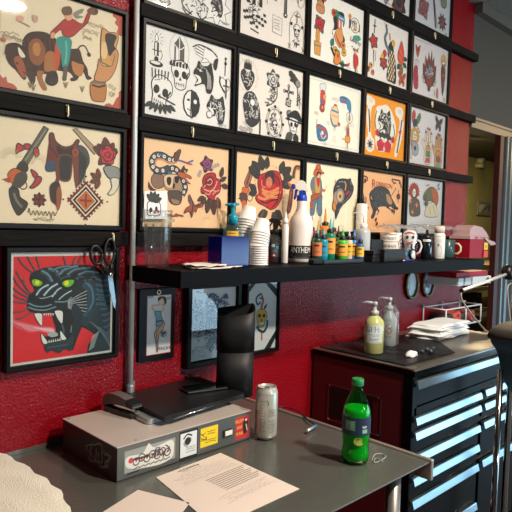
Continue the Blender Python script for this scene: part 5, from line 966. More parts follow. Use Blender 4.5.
for a in ((311, -.04, .150, .013, 'd8489a', 'e06aa8', '1a1a1b', 'd8489a', 'pink ink bottle, leftmost at the back beside the big sprayer'),
          (317.5, -.075, .135, .013, 'c86a3c', 'e0783c', '1a1a1b', 'd8a03c', 'orange-brown ink bottle at the back next to the pink one'),
          (324, -.045, .178, .016, 'e8801c', 'e88a24', '1a1a1b', 'e8801c', 'tall bright orange ink bottle standing at the back'),
          (316.6, -.165, .118, .0145, '1f4a36', 'c8703c', '1a1a1b', '7aa08c', 'dark green ink bottle with rust label, front left of the group'),
          (322.8, -.165, .112, .0145, '10889e', '10889e', '1a1a1b', '4aa8b8', 'plain teal ink bottle at the front of the group'),
          (329.5, -.14, .142, .0165, '0f7a5c', 'e89a3c', '1a1a1b', '6ab4a4', 'big green ink bottle with orange label in the middle'),
          (337.5, -.10, .12, .012, '2f6a3c', 'd8a04c', '1a1a1b', '3a3a3a', 'small dark ink bottle behind the big green one'),
          (342, -.15, .108, .0165, '4ab43c', 'e8a03c', '1a1a1b', '4ab43c', 'lime green ink bottle with orange label and green tip'),
          (348.5, -.13, .108, .0125, 'd8c8b0', 'e8b83c', '1a1a1b', 'c8ccd0', 'pale ink bottle with yellow label between green and blue ones'),
          (353.5, -.14, .108, .013, '3a84cc', 'e8a84c', '1a1a1b', '5a9adc', 'light blue ink bottle with orange label and blue tip'),
          (359.8, -.17, .092, .0118, '2458a0', 'e8b83c', '1a1a1b', '4a7ac0', 'short dark blue ink bottle at the right front of the group'),
          (332.5, -.05, .15, .014, '8c3c2c', 'd86a3c', '1a1a1b', 'a8ccd0', 'brick red ink bottle in the back row'),):
    ink(a[0], a[1], a[2], a[3], a[4], a[5], a[6], a[7], a[8])
# black tray in front of the inks
p0 = at(311, -.21, S); p1 = at(320.5, -.21, S); q1 = at(361, -.21, S)
t = thing('machine_cover', 'small black rounded box in front of the ink bottles', 'box', ((p0.x+p1.x)/2, -.21, S)); w_ = (p1.x-p0.x)/2
MB().box(-w_, w_, -.014, .014, .0005, .020, .004).build('cover_body', BLKP, t); MB().box(-w_*.8, w_*.8, -.0155, -.0138, .004, .015, .0005).build('cover_front', FRAME, t)
b = MB(); b.box(p1.x+.004, q1.x, -.222, -.200, S+.0005, S+.004, .001); b.box(p1.x+.004, q1.x, -.2225, -.2205, S+.004, S+.015, .0006); b.box(p1.x+.004, q1.x, -.2015, -.1995, S+.004, S+.015, .0006); b.box(p1.x+.0035, p1.x+.006, -.2225, -.1995, S+.004, S+.015); b.box(q1.x-.002, q1.x+.0005, -.2225, -.1995, S+.004, S+.015)
tag(b.build('low_tray', BLKP), 'long low black tray on the shelf edge before the ink bottles', 'tray')
# clear squeeze bottle and tall tube
p = at(362.5, -.13, S); t = thing('squeeze_bottle', 'frosted squeeze bottle with bent spout at the right of the inks', 'bottle', p, rzface(p)); t.scale = (1.15, 1.15, 1.2)
MB().lathe([(.0215, .001), (.024, .005), (.024, .094), (.021, .104), (.011, .110)], 26).build('bottle_body', mat('frosted_grey', 'c5cbcc', rough=.3, sss=.3, trans=.25), t)
MB().lathe([(.0125, .108), (.0125, .122), (.006, .126)], 18).build('cap', WHITEP, t); MB().tube([(0, 0, .124), (0, 0, .150), (-.006, 0, .158), (-.034, 0, .160), (-.040, 0, .154)], [.0026, .0024, .0022, .0018, .0012], 8).build('spout', MILK, t)
p = at(360, -.05, S); t = thing('white_tube_bottle', 'tall white tube bottle with black tip behind the frosted bottle', 'bottle', p); t.scale = (1.1, 1.1, 1.13)
MB().lathe([(.020, .001), (.021, .004), (.021, .202), (.018, .207), (.010, .208)], 24).build('bottle_body', MILK, t); MB().lathe([(.009, .207), (.009, .224), (.006, .236), (.005, .245)], 16).build('cap', BLKP, t)
# black boxes
CARD = mat('black_card', '161617', rough=.55)
for k, (x0, x1, y, z0, z1, lab) in enumerate(((367, 383.5, -.17, 0, .014, 'lowest of the three flat black boxes on the shelf'), (367.5, 383, -.168, .0145, .029, 'middle one of the three flat black boxes on the shelf'), (368, 383, -.172, .0295, .044, 'top one of the three flat black boxes on the shelf'), (366, 378, -.06, 0, .085, 'upright black carton behind the flat black boxes'), (381, 402, -.20, 0, .050, 'wide ribbed black box in front of the printed tub'))):
    a = at(x0, y, S).x; c = at(x1, y, S).x; b = MB(); dd = .05 if k != 4 else .03
    b.box(a, c, y-dd/2, y+dd/2, S+z0+.0005, S+z1, .0012)
    if k == 4:
        for j in range(5): b.box(a-.0008, c+.0008, y-dd/2-.0012, y+dd/2+.001, S+.006+.009*j, S+.011+.009*j, .0004)
    tag(b.build('black_box', CARD), lab, 'box', 'black boxes on the shelf')
# printed tub
p = at(390, -.09, S); t = thing('printed_tub', 'white tub printed with black lettering behind the ribbed black box', 'tub', p, rzface(p)+.15); t.scale = (1.05, 1, 1.16); r = .044
MB().lathe([(.041, .001), (.0435, .004), (r, .100), (.0425, .101), (.0415, .004), (0, .004)], 36, cap=False).build('tub_body', mat('cream_tub', 'd9d2c9', rough=.45), t)
A = Art(); A.text('WORKEST', -.012, .078, .0135, '1c1a1a', sx=.9); strip(A, -.045, .03, .066, .0675, '1c1a1a', 8); A.text('BAD BLACK', -.012, .050, .0145, '1c1a1a', sx=.8); A.line([(-.03, .092), (-.02, .096), (0, .093), (.02, .096)], 'a83a34', .0025)
A.disc((.048, .06), .020, 'ece2da', edge='a83a34', ew=.003); m_skull(A, .048, .06, .015, 'ece2da'); A.line([(.034, .035), (.048, .03), (.062, .04)], 'b8343c', .005); A.line([(.034, .085), (.05, .09), (.064, .08)], '2f6a8a', .004); wrap(A, 'printing', t, r, 0)
# ceramic skull mug right of it
p = at(409, -.15, S); t = thing('figure_mug', 'small white figurine mug with red and black markings beside the tub', 'mug', p, rzface(p)); t.scale = (1.15, 1.1, 1.2)
b = MB(); b.lathe([(.020, .001), (.024, .006), (.022, .03), (.018, .048), (.025, .068), (.027, .088), (.022, .103), (.012, .108)], 26); b.build('mug_body', mat('glazed_white', 'd8d6d4', rough=.25, coat=.4), t)
A = Art(); A.disc((-.010, .082), .006, K); A.disc((.012, .082), .006, K); A.line([(-.012, .066), (0, .062), (.012, .067)], 'b8343c', .004); A.line([(-.02, .094), (0, .1), (.018, .093)], 'b8343c', .004); A.fill([(-.016, .03), (.004, .04), (.012, .025), (-.006, .012)], '5f9ac0'); m_scrib(A, 0, .05, .03, .02, 3, K, .0016, .8); wrap(A, 'markings', t, .0272, 0)
MB().tube([(.022+.002, 0, .02), (.038, 0, .03), (.044, 0, .05), (.038, 0, .068), (.026, 0, .072)], .0036, 8).build('handle', mat('glazed_white', ''), t)
# wrapped clear trays lying over the bottles
for k, (xa, xb, y, z, lab) in enumerate(((381, 420, -.10, .112, 'clear plastic tray lid lying across the tub and mug'), (409, 450, -.085, .118, 'clear wrapped plastic sleeve above the dark bottles'))):
    a = at(xa, y, S).x; c = at(xb, y, S).x; b = MB()
    b.grid(lambda u, v: (a+(c-a)*u, y-.035+.07*v, S+z+.022+.016*math.sin(PI*v)**.5+.003*math.sin(u*23+v*5)+.002*math.sin(v*19+u*7)), 40, 10); b.grid(lambda u, v: (a+(c-a)*u, y-.035+.07*v, S+z+.020-.001*math.sin(u*17)), 20, 4)
    tag(b.build('clear_tray', thin('crinkled_clear', 'e9eef0', ior=1.7, rough=.1, cloud=.3)), lab, 'tray')
for k, (px, y, h, r, lab) in enumerate(((397, -.035, .134, .013, 'narrow clear jar at the back under the left tray lid'), (414, -.05, .134, .015, 'clear ribbed jar behind the figurine mug'), (441, -.035, .140, .015, 'clear jar at the back right under the plastic sleeve'))):
    p = at(px, y, S); t = thing('clear_jar', lab, 'jar', p); MB().lathe([(r*.9, .001), (r, .004), (r, h*.8), (r*.7, h*.88)], 20).build('jar_body', CLEAR, t); MB().lathe([(r*.75, h*.87), (r*.78, h*.89), (r*.78, h)], 18).build('lid', mat('lid_grey', 'a5b0b8', rough=.35), t)
# black headphones-like coil
p = at(412, -.17, S); t = thing('coiled_cable', 'black cable coiled up on the shelf between mug and dark bottle', 'cable', p); b = MB()
b.tube([(.020*math.cos(a)*(1+.1*math.sin(a*3)), .003*math.sin(a*1.7), .026+.020*math.sin(a)) for a in [k*PI/8 for k in range(56)]], .0035, 6); b.build('cable_loop', BLKP, t); MB().tube([(-.004, .004, .03), (-.002, .004, .07), (.006, .006, .10)], .004, 8).build('cable_end', BLKP, t)
a = at(404, -.225, S); c = at(413, -.215, S); t = thing('blue_pen', 'bright blue pen lying on the shelf edge', 'pen', (a.x, -.225, S+.004)); MB().tube([(0, 0, 0), (c.x-a.x, .012, 0)], .0035, 10).build('pen_barrel', mat('royal_blue_plastic', ''), t); MB().tube([(-.012, -.003, 0), (0, 0, 0)], [.001, .0033], 10).build('pen_tip', WHITEP, t)
# dark bottle, white printed bottle, cream mug
p = at(426, -.15, S); t = thing('dark_bottle', 'dark blue-black bottle with a pale label and black cap', 'bottle', p, rzface(p)); MB().lathe([(.022, .001), (.0245, .005), (.0245, .088), (.022, .094), (.016, .096)], 28).build('bottle_body', mat('midnight_plastic', '10161f', rough=.2, coat=.5), t); MB().lathe([(.0235, .0935), (.024, .096), (.024, .106), (.016, .112), (.007, .116), (.005, .134)], 24).build('cap', BLKP, t)
A = Art(); strip(A, -.018, .020, .080, .090, 'd8dcde'); A.line([(-.006, .085), (.008, .085)], '5a5e60', .003); wrap(A, 'bottle_label', t, .0246, 0)
p = at(438.5, -.165, S); t = thing('white_lotion_bottle', 'white lotion bottle with light blue figure print', 'bottle', p, rzface(p)); t.scale = (1, 1, 1.1); MB().lathe([(.023, .001), (.026, .005), (.026, .100), (.024, .106), (.019, .110), (.019, .118)], 28).build('bottle_body', mat('ivory_bottle', 'e8e4da', rough=.35, sss=.2), t); MB().lathe([(.0235, .111), (.0235, .134), (.021, .138)], 24).build('cap', mat('tan_cap', 'd9cbbd', rough=.4), t)
A = Art(); A.fill([(-.012, .02), (.010, .02), (.012, .045), (.004, .056), (-.008, .05)], '3f8fc0'); A.disc((-.004, .06), .006, '3f8fc0'); m_scrib(A, 0, .078, .028, .016, 3, '7aa4c0', .001); m_scrib(A, 0, .013, .03, .006, 1, '8a9aa4', .001); strip(A, -.016, .018, .094, .0955, '9ab4c4', 6); wrap(A, 'printing', t, .0262, 0)
p = at(447, -.10, S); t = thing('cream_mug', 'cream mug with a round handle behind the white lotion bottle', 'mug', p, rzface(p)+.3); MB().lathe([(.030, .001), (.034, .005), (.035, .088), (.033, .089), (.032, .006), (0, .006)], 30, cap=False).build('mug_body', mat('teal_glaze', '39585a', rough=.3, coat=.3), t); MB().tube([(.030, -.018, .070), (.044, -.026, .070), (.054, -.032, .056), (.054, -.032, .036), (.044, -.026, .022), (.030, -.018, .020)], .005, 8).build('handle', mat('cream_glaze', 'd9d3a8', rough=.35), t)
# sharps container
p = at(469, -.135, S); rz = 0
t = thing('sharps_container', 'red sharps container with a frosted lid at the shelf end', 'container', p); t.scale = (1.12, 1, 1.22)
RED = mat('sharps_red', '9a1026', rough=.5, spec=.2)
b = MB(); P0 = [(-.10, -.055), (.075, -.055), (.105, -.03), (.105, .05), (-.10, .05)]
def taper(b, poly, z0, z1, s0, s1, closed=True):
    A_ = [b._v((u*s0, v*s0, z0)) for u, v in poly]; B_ = [b._v((u*s1, v*s1, z1)) for u, v in poly]; n = len(poly)
    for k in range(n): b.bm.faces.new((A_[k], A_[(k+1) % n], B_[(k+1) % n], B_[k]))
    b.bm.faces.new(A_[::-1]); b.bm.faces.new(B_)
taper(b, P0, .0015, .078, .93, 1.0); b.build('container_body', RED, t)
LID = mat('frosted_pink_lid', 'c9a5a4', rough=.45, sss=.3, trans=.2)
b = MB(); taper(b, P0, .078, .090, 1.04, 1.04); b.prism([(-.09, .090), (-.085, .118), (-.05, .134), (.03, .128), (.075, .108), (.10, .090)], -.045, .045, 'y'); b.build('lid', LID, t)
b = MB(); b.prism([(.02, .085), (.14, .066), (.148, .056), (.10, .052), (.05, .072)], -.062, -.058, 'y'); b.build('flap', LID, t)
A = Art(); A.fill([(.035, .034), (.075, .034), (.075, .064), (.035, .064)], 'e8c22c', sm=False); m_scrib(A, .055, .048, .03, .012, 3, '3a3020', .001); A.build('yellow_label', t, -.0575, world=False); A = Art(); A.fill([(.035, .002), (.078, .002), (.078, .030), (.035, .030)], 'd8402c', sm=False); A.build('orange_label', t, -.0575, world=False); A = Art(); A.fill([(-.06, .080), (-.035, .080), (-.035, .088), (-.06, .088)], 'b8203a', sm=False)
for k in range(8): A.disc((-.01+.012*k, .0845), .003, 'c84a50', n=6)
A.build('lid_marking', t, -.0600, world=False)
# bracket under the shelf end
t = thing('wall_bracket', 'white and red glove holder under the right end of the shelf', 'holder', (2.83, -.0015, 1.25))
b = MB(); b.box(-.16, .19, -.16, 0, .0445, .068, .003); b.build('red_tray', RED, t)
for k, (a, c) in enumerate(((-.165, -.11), (-.095, -.03), (-.01, .20))):
    MB().box(a, c, -.175+.0*k, -.0005, .002, .043, .005).build('white_box', mat('pale_box', 'c3ccd0', rough=.5), t)
A = Art(); A.fill([(.14, .01), (.165, .012), (.17, .03), (.15, .036), (.135, .024)], '3a2c2c'); A.disc((.166, .016), .007, 'a83a34'); A.build('mark', t, -.176, world=False)
# wire rack
t = thing('wire_rack', 'white wire wall rack holding orange and black tubes above the towels', 'rack', (2.83, -.0015, 1.0)); WR = mat('white_wire', 'c9d2d6', rough=.35)
b = MB()
for z in (.045, .135):
    b.tube([(-.19, -.008, z), (-.19, -.13, z), (.19, -.13, z), (.19, -.008, z)], .004, 6)
    b.tube([(-.19, -.008, z), (.26, -.008, z)], .004, 6)
for x in (-.19, .02, .19): b.tube([(x, -.13, .045), (x, -.13, .135)], .004, 6)
for x in (-.19, 0, .19): b.tube([(x, -.008, .045), (x, -.008, .15)], .004, 6)
for k in range(8): b.tube([(-.16+.045*k, -.13, .045), (-.16+.045*k, -.008, .045)], .002, 5)
b.build('wire_frame', WR, t)
for k, (x, z, r, col, lab) in enumerate(((2.71, 1.09, .030, '1c1c1e', 'black roll at the left of the wire rack'), (2.79, 1.085, .034, 'b8402c', 'orange roll in the middle of the wire rack'), (2.86, 1.11, .028, '262324', 'black roll right of the orange one in the rack'), (2.95, 1.10, .030, '8a3028', 'dark red roll at the right of the wire rack'))):
    b = MB(); b.M = Matrix.Translation((x, -.02, z-.018 if False else 1.0495+r)) @ Matrix.Rotation(PI/2, 4, 'X'); b.lathe([(r*.35, 0), (r, 0), (r, .1), (r*.35, .1), (r*.35, 0)], 22, cap=False); tag(b.build('tape_roll', mat('roll_'+col, col, rough=.5)), lab, 'roll', 'rolls in the wire rack')
# ============================================================ light box
fl = onZ(117, 447.5, BXZ); bl = onZ(62, 417.5, BXZ); fr = onZ(250.5, 410, BXZ)
ux = (fr-fl); ux.z = 0; W = ux.length; ux.normalize(); rz = math.atan2(ux.y, ux.x); Dp = .272
t = thing('light_box', 'flat metal light box covered in stickers, standing on the steel table', 'light box', (fl.x, fl.y, DZ), rz)
print('lightbox', W, (bl-fl).length, math.degrees(rz))
BH = .085
BODY = mat('lightbox_metal', '6c6f6c', rough=.35, metal=.6); 
b = MB(); b.box(0, W, 0, Dp, .0005, BH-.003, .0015); b.build('box_body', mat('dark_box_metal', '4b4a48', rough=.35, metal=.6), t)
b = MB(); b.box(-.001, W+.001, -.0015, Dp+.001, BH-.003, BH, .001); b.build('box_top', mat('box_top_paint', 'b8aea8', rough=.38, coat=.2, col2='aea39c', noise=.2, nscale=5), t)
b = MB(); b.box(.0, W, -.002, -.0002, .004, BH-.0035, .0005); b.build('front_panel', BODY, t)
b = MB(); b.box(W*.755, W*.83, -.006, -.002, .030, .050, .001); sw = b.build('power_switch', mat('switch_frame', '2a2a2a', rough=.4), t)
MB().box(W*.765, W*.825, -.009, -.006, .034, .047, .001).build('rocker', mat('switch_white', 'ddd9cc', rough=.4), sw)
fp = Matrix(((1, 0, 0, 0), (0, 0, -1, -.0022), (0, 1, 0, 0), (0, 0, 0, 1)))
def ST_(lab):
    global A
    A.build('sticker', t, 0, world=False, M=fp, depth=.0008)['label'] = lab; A = Art(clip=(0, W, .004, BH))
A = Art(clip=(0, W, .004, BH))
def R4(u0, u1, v0, v1, c): A.fill([(u0, v0), (u1, v0), (u1, v1), (u0, v1)], c, sm=False)
R4(W*.045, W*.385, .016, .070, '8f9390')
A.fill([(W*.06, .03), (W*.06, .055), (W*.16, .054), (W*.2, .074), (W*.24, .06), (W*.36, .066), (W*.375, .04), (W*.36, .02), (W*.28, .012), (W*.15, .018)], 'cfcdc6'); A.disc((W*.085, .044), .007, 'c23a3a')
for k in range(7): u = W*(.12+.035*k); A.ring((u, .038+.006*(k % 2)), .009, '4a4446', .003); A.disc((u, .040), .003, 'b83a44'); A.line([(u-.008, .02), (u+.008, .024)], '4a4446', .0025)
A.line([(W*.1, .045), (W*.2, .043)], '3a3436', .005); m_shade(A, W*.28, .045, .03, .014, 22, '4a4446'); A.line([(W*.06, .013), (W*.14, .014)], '1c1a1a', .0025)
ST_('pale sticker of a row of cartoonish skulls')
R4(W*.415, W*.555, .004, .079, '1a1a1a'); R4(W*.423, W*.547, .010, .073, 'ccd2d4'); A.fill([(W*.445, .045), (W*.47, .060), (W*.50, .058), (W*.505, .048), (W*.47, .036)], '8a9496'); A.disc((W*.478, .05), .010, '1c1a1a'); A.line([(W*.445, .058), (W*.475, .068), (W*.51, .062)], '1c1a1a', .004); m_scrib(A, W*.50, .028, .035, .018, 3, '4a4e50', .0014)
ST_('white square eye sticker with black border')
R4(W*.575, W*.715, .020, .072, 'dcc01c'); m_shade(A, W*.60, .044, .009, .012, 8, '6a5a10'); m_scrib(A, W*.66, .056, .036, .012, 2, '6a5a10', .0016); m_scrib(A, W*.655, .034, .045, .012, 2, '6a5a10', .0014)
ST_('yellow rectangular sticker')
R4(W*.865, W*.985, .010, .074, 'b8242c'); 
for k, s_ in enumerate(('YELLOW', 'HAIR', 'PUNK')): A.text(s_, W*.90, .062-.018*k, .013, 'e8c03c', sx=.75)
A.fill([(W*.935, .062), (W*.955, .070), (W*.972, .055), (W*.968, .03), (W*.945, .022), (W*.93, .04)], K); A.line([(W*.955, .05), (W*.968, .03)], 'd8c8b0', .003); A.disc((W*.955, .062), .004, 'd8c8b0')
ST_('red sticker with yellow lettering')
A = Art(); cc = (.085, .042)
pts = []
for k in range(28): a = k*2*PI/28; r = 1+.18*math.sin(5*a)+.12*math.cos(7*a); pts.append((cc[0]+.052*r*math.cos(a), cc[1]+.026*r*math.sin(a)))
A.fill(pts, '8f8c88'); A.fill([((x-cc[0])*.9+cc[0], (y-cc[1])*.84+cc[1]) for x, y in pts], '2c2b2b')
for q, w in ((((.055, .05), (.04, .055), (.035, .04), (.05, .036), (.052, .026), (.036, .026)), .005), (((.068, .056), (.066, .030), (.082, .028), (.082, .05)), .005), (((.094, .056), (.096, .026), (.11, .03)), .005), (((.115, .055), (.122, .04), (.112, .028)), .005)): A.line(q, '8f8c88', w*.7)
A.ring((.22, .045), .022, '4a4846', .0015, ry=.028)
fl_ = Matrix(((0, 0, -1, -.0002), (1, 0, 0, 0), (0, 1, 0, 0), (0, 0, 0, 1))); A.build('side_sticker', t, 0, world=False, M=fl_, depth=.0006)
b = MB(); b.lathe([(.004, BH), (.0038, BH+.0015), (.002, BH+.002)], 10, .012, .26); b.build('rivet', GREYM, t); b = MB(); b.lathe([(.003, BH), (.0028, BH+.001)], 10, .06, .012); b.build('rivet', GREYM, t)
def bx(u, v, z=BXZ):      # light-box coordinates to the room
    c_, s_ = math.cos(rz), math.sin(rz); return Vector((fl.x+u*c_-v*s_, fl.y+u*s_+v*c_, z))
# stapler
p = onZ(121, 412, BXZ+.005); t = thing('stapler', 'grey and black stapler on the left of the light box', 'stapler', (p.x+.004, p.y+.005, BXZ), -1.4)
ST = mat('stapler_grey', '5c5654', rough=.35)
t.scale = (1.15, 1.15, 1.15); MB().prism([(-.045, .0005), (.055, .0005), (.056, .008), (.04, .010), (-.045, .014)], -.016, .016, 'y').build('base', mat('stapler_dark', '3a3634', rough=.4), t)
b = MB(); b.prism(smooth_path([(-.052, .012), (-.050, .034), (-.030, .046), (0, .046), (.03, .040), (.052, .030), (.054, .024), (.03, .024), (-.02, .022)], True, 3), -.014, .014, 'y'); b.build('arm', ST, t)
b = MB(); b.prism([(-.02, .0245), (.054, .0225), (.054, .017), (-.02, .016)], -.0075, .0075, 'y'); b.build('magazine', CHROME, t); b = MB(); b.prism([(.030, .0405), (.054, .0325), (.056, .023), (.034, .024)], -.0155, .0155, 'y'); b.build('nose', BLKP, t)
# laptops
c = [onZ(120, 398, BXZ+.02), onZ(181, 421, BXZ+.02), onZ(243, 398, BXZ+.02), onZ(196, 379, BXZ+.02)]
def quad(pts, z0, z1, inset=0, off=(0, 0)):
    cx = sum(p.x for p in pts)/4; cy = sum(p.y for p in pts)/4; q = [(cx+(p.x-cx)*(1-inset)+off[0], cy+(p.y-cy)*(1-inset)+off[1]) for p in pts]
    # rounded corners
    out = []
    for i in range(4):
        a, b_, d = Vector(q[i-1]), Vector(q[i]), Vector(q[(i+1) % 4]); r = .012
        s0 = b_+(a-b_).normalized()*r; s1 = b_+(d-b_).normalized()*r
        for k in range(5): tt = k/4; out.append(tuple(s0*(1-tt)**2+b_*2*tt*(1-tt)+s1*tt*tt))
    return out
lap = [onZ(127, 404, BXZ+.005), onZ(160, 428, BXZ+.005), onZ(246, 400, BXZ+.005), onZ(196, 384, BXZ+.005)]
lq = [Vector((bx(.055, .245).x, bx(.055, .245).y, 0)), Vector((bx(.115, .035).x, bx(.115, .035).y, 0)), Vector((bx(.425, .06).x, bx(.425, .06).y, 0)), Vector((bx(.385, .262).x, bx(.385, .262).y, 0))]
F_ = lambda a, b_, h: Vector((onZ(a, b_, BXZ+h).x, onZ(a, b_, BXZ+h).y, 0))
lq[1] = F_(148, 424, .004); lq[2] = F_(230, 401, .004); lq[0] = F_(112, 406, .004); lq[3] = lq[0]+lq[2]-lq[1]
for q in lq: print('lap', q)
t = thing('silver_laptop', 'closed silver laptop on the light box under a black one', 'laptop', (sum(q.x for q in lq)/4, sum(q.y for q in lq)/4, BXZ))
SIL = mat('silver_laptop_shell', 'b7bcc0', rough=.3, metal=.7)
MB().prism(quad(lq, 0, 0), BXZ+.0012, BXZ+.0095, 'z').build('base', SIL, t, world=True); MB().prism(quad(lq, 0, 0, .012), BXZ+.0098, BXZ+.0145, 'z').build('lid', SIL, t, world=True)
bq = [F_(119, 397, .022), F_(164, 419, .022), F_(245, 395, .022)]; bq.append(bq[0]+bq[2]-bq[1])
t = thing('black_laptop', 'closed matt black laptop lying on top of the silver one', 'laptop', (sum(q.x for q in bq)/4, sum(q.y for q in bq)/4, BXZ+.015))
MB().prism(quad(bq, 0, 0, -.01), BXZ+.0152, BXZ+.0215, 'z').build('base', CARD, t, world=True); MB().prism(quad(bq, 0, 0, -.005), BXZ+.0218, BXZ+.0275, 'z').build('lid', mat('black_lid', '171718', rough=.4), t, world=True)
e0, e1 = bq[1]+Vector((.03, -.0045, 0)), bq[2]+Vector((-.09, -.0045, 0)); MB().tube([(e0.x, e0.y, BXZ+.0185), (e1.x, e1.y, BXZ+.0185)], .002, 6).build('front_edge_trim', CHROME, t, world=True)
# phone
pc = onZ(207, 386.5, BXZ+.03); t = thing('phone', 'black phone lying on the black laptop by the organiser', 'phone', (pc.x-.02, pc.y-.01, BXZ+.0277), rz-.25)
MB().box(-.07, .07, -.034, .034, .0003, .0078, .0035).build('phone_body', BLKP, t); MB().box(-.066, .066, -.031, .031, .0078, .0084, .0002).build('screen', mat('phone_glass', '08090b', rough=.06, spec=.8, coat=1), t); MB().box(-.03, .03, .0345, .0355, .003, .005).build('side_button', CHROME, t)
# black cylinder organiser : two stacked half-round sleeves with a slanted mouth
pc = bx(.435, .135); pc = onZ(241.5, 398, BXZ); t = thing('black_organiser', 'tall black rounded two-tier organiser with slanted mouth on the light box', 'organiser', (pc.x+.010, pc.y+.045, BXZ), rzface(pc)+.1)
def sleeve(z0, z1, slant, rx, ry, th=.003):
    b = MB(); n = 40; R1 = []; R2 = []; R3 = []; R4_ = []
    for k in range(n):
        a = 2*PI*k/n; cx_, sy_ = math.cos(a), math.sin(a); ex = abs(cx_)**.7*math.copysign(1, cx_); ey = abs(sy_)**.75*math.copysign(1, sy_)
        if sy_ > 0: ey = min(ey, .55)
        x, y = rx*ex, ry*ey; top = z1+slant*((-x/rx)*.0+(y/ry)*.5+ (x/rx)*.28)
        R1.append(b._v((x, y, z0))); R2.append(b._v((x, y, top))); R3.append(b._v((x*(1-th/rx), y*(1-th/ry), top))); R4_.append(b._v((x*(1-th/rx), y*(1-th/ry), z0+.003)))
    for A_, B_ in ((R1, R2), (R2, R3), (R3, R4_)):
        for k in range(n): f = b.bm.faces.new((A_[k], A_[(k+1) % n], B_[(k+1) % n], B_[k])); f.smooth = (A_ is not R2)
    b.bm.faces.new(R1[::-1]); b.bm.faces.new(R4_); return b
ORG = mat('organiser_black', '151618', rough=.5, spec=.35)
sleeve(.0005, .142, 0, .058, .045).build('lower_tier', ORG, t); sleeve(.1425, .270, .03, .0595, .0465).build('upper_tier', ORG, t)
# ============================================================ steel table
t = thing('steel_table', 'stainless steel work table with a raised side rim', 'table', (.7, -.37, 0))
b = MB(); b.box(-.4, 1.408, -.742, -.0012, DZ-.004, DZ, .0008); b.build('table_top', STEEL, t, world=True)
b = MB(); b.box(1.408, 1.421, -.748, -.0015, DZ-.052, DZ+.006, .003); b.build('side_rim', mat('rim_steel', 'b3a79f', rough=.3, metal=.7), t, world=True)
b = MB(); b.box(-.4, 1.408, -.0045, -.0012, DZ, DZ+.012, .001); b.build('back_lip', STEEL, t, world=True)
LEG = mat('leg_steel', 'a09d98', rough=.3, metal=.8)
for x, y in ((1.30, -.70), (1.30, -.06), (-.3, -.70), (-.3, -.06)):
    b = MB(); b.lathe([(.020, .04), (.020, DZ-.006)], 18, x, y); b.lathe([(.022, .0), (.024, .01), (.016, .04)], 18, x, y); b.build('leg', LEG, t, world=True)
b = MB(); b.box(-.35, 1.35, -.72, -.04, .25, .262, .002); b.build('lower_shelf', mat('lower_steel', '55524f', rough=.4, metal=.8), t, world=True)
# can
p = at(265.7, -.335, DZ, 430); t = thing('drink_can', 'tall open silver drink can at the corner of the light box', 'can', p, rzface(p))
MB().lathe([(.020, .0005), (.0245, .004), (.0305, .010), (.0325, .016), (.0325, .136), (.031, .142), (.0275, .149), (.0265, .152), (.0275, .1535), (.026, .1535), (.0245, .151), (.024, .149), (0, .149)], 40, cap=False).build('can_body', mat('can_aluminium', 'c6c5be', rough=.3, metal=.45), t)
A = Art(); 
for k in range(11): m_scrib(A, -.012, .030+.0085*k, .020, .004, 1, '55565a', .0009, .8)
for k in range(8): m_scrib(A, .018, .028+.0075*k+(.01 if k > 4 else 0), .026, .004, 1, '4a4c50', .0009, .8)
A.line([(.0, .12), (.006, .112), (.004, .104)], '4a4c50', .002); A.line([(-.034, .03), (-.034, .12)], '7a7a78', .002); strip(A, -.045, .045, .134, .1345, '6a6a68', 12); wrap(A, 'printing', t, .0326, 0)
MB().box(-.004, .008, -.015, .006, .1495, .1505, .0003).build('pull_tab', CHROME, t); b = MB(); b.lathe([(.009, .1492), (.009, .1496)], 18, 0, -.010, sy=.8); b.build('opening', mat('can_dark', '0c0c0c', rough=.6), t)
# soda bottle
p = at(355, -.61, DZ, 460); t = thing('soda_bottle', 'green plastic soda bottle two thirds full on the steel table', 'bottle', p, rzface(p)); t.scale = (1.04, 1.04, 1.0)
k_ = 1.0
prof = [(.020, .003), (.029, .0008), (.034, .010), (.0355, .022), (.0345, .034), (.0325, .046), (.0330, .058), (.0352, .068), (.0355, .074), (.0355, .128), (.0350, .136), (.0325, .148), (.027, .164), (.0205, .178), (.0145, .190), (.0125, .197), (.0125, .2), (.0155, .201), (.0155, .203), (.0125, .204), (.0125, .209)]
GREEN = thin('green_bottle_plastic', '79dc92', ior=1.5, rough=.03); 
b = MB(); n = 48; rings = []
for r, z in prof:
    ring = []
    for k in range(n):
        a = 2*PI*k/n; rr = r*(1-.06*max(0, math.cos(5*a))*(1 if z < .04 else 0)*(1-z/.04 if z < .04 else 0)); ring.append(b._v((rr*math.cos(a), rr*math.sin(a), z)))
    rings.append(ring)
for A_, B_ in zip(rings, rings[1:]):
    for k in range(n): f = b.bm.faces.new((A_[k], A_[(k+1) % n], B_[(k+1) % n], B_[k])); f.smooth = True
b.bm.faces.new(rings[0][::-1]); b.build('bottle_body', GREEN, t)
MB().lathe([(.019, .005), (.031, .010), (.0338, .022), (.0328, .034), (.0308, .046), (.0313, .058), (.0338, .07), (.034, .128), (.0334, .138), (.0312, .147)], 36).build('liquid', mat('green_soda', '1fd05e', rough=.08, trans=.3, ior=1.33, sss=.4), t)
MB().lathe([(.0145, .2045), (.0152, .206), (.0152, .221), (.014, .223)], 28).build('cap', mat('green_cap', '1c7a3c', rough=.35), t)
A = Art(); strip(A, -.055, .055, .082, .128, '14243f', 28); strip(A, -.030, -.002, .094, .120, '3f7a5c', 8)
for k in range(5): strip(A, -.027, -.006, .097+.0045*k, .0985+.0045*k, 'a8c4b0', 4)
strip(A, .016, .030, .088, .098, '7aa89c', 4); m_scrib(A, .022, .104, .016, .006, 2, 'c8d4c8', .0014, .7); wrap(A, 'bottle_label', t, .0357, 0)
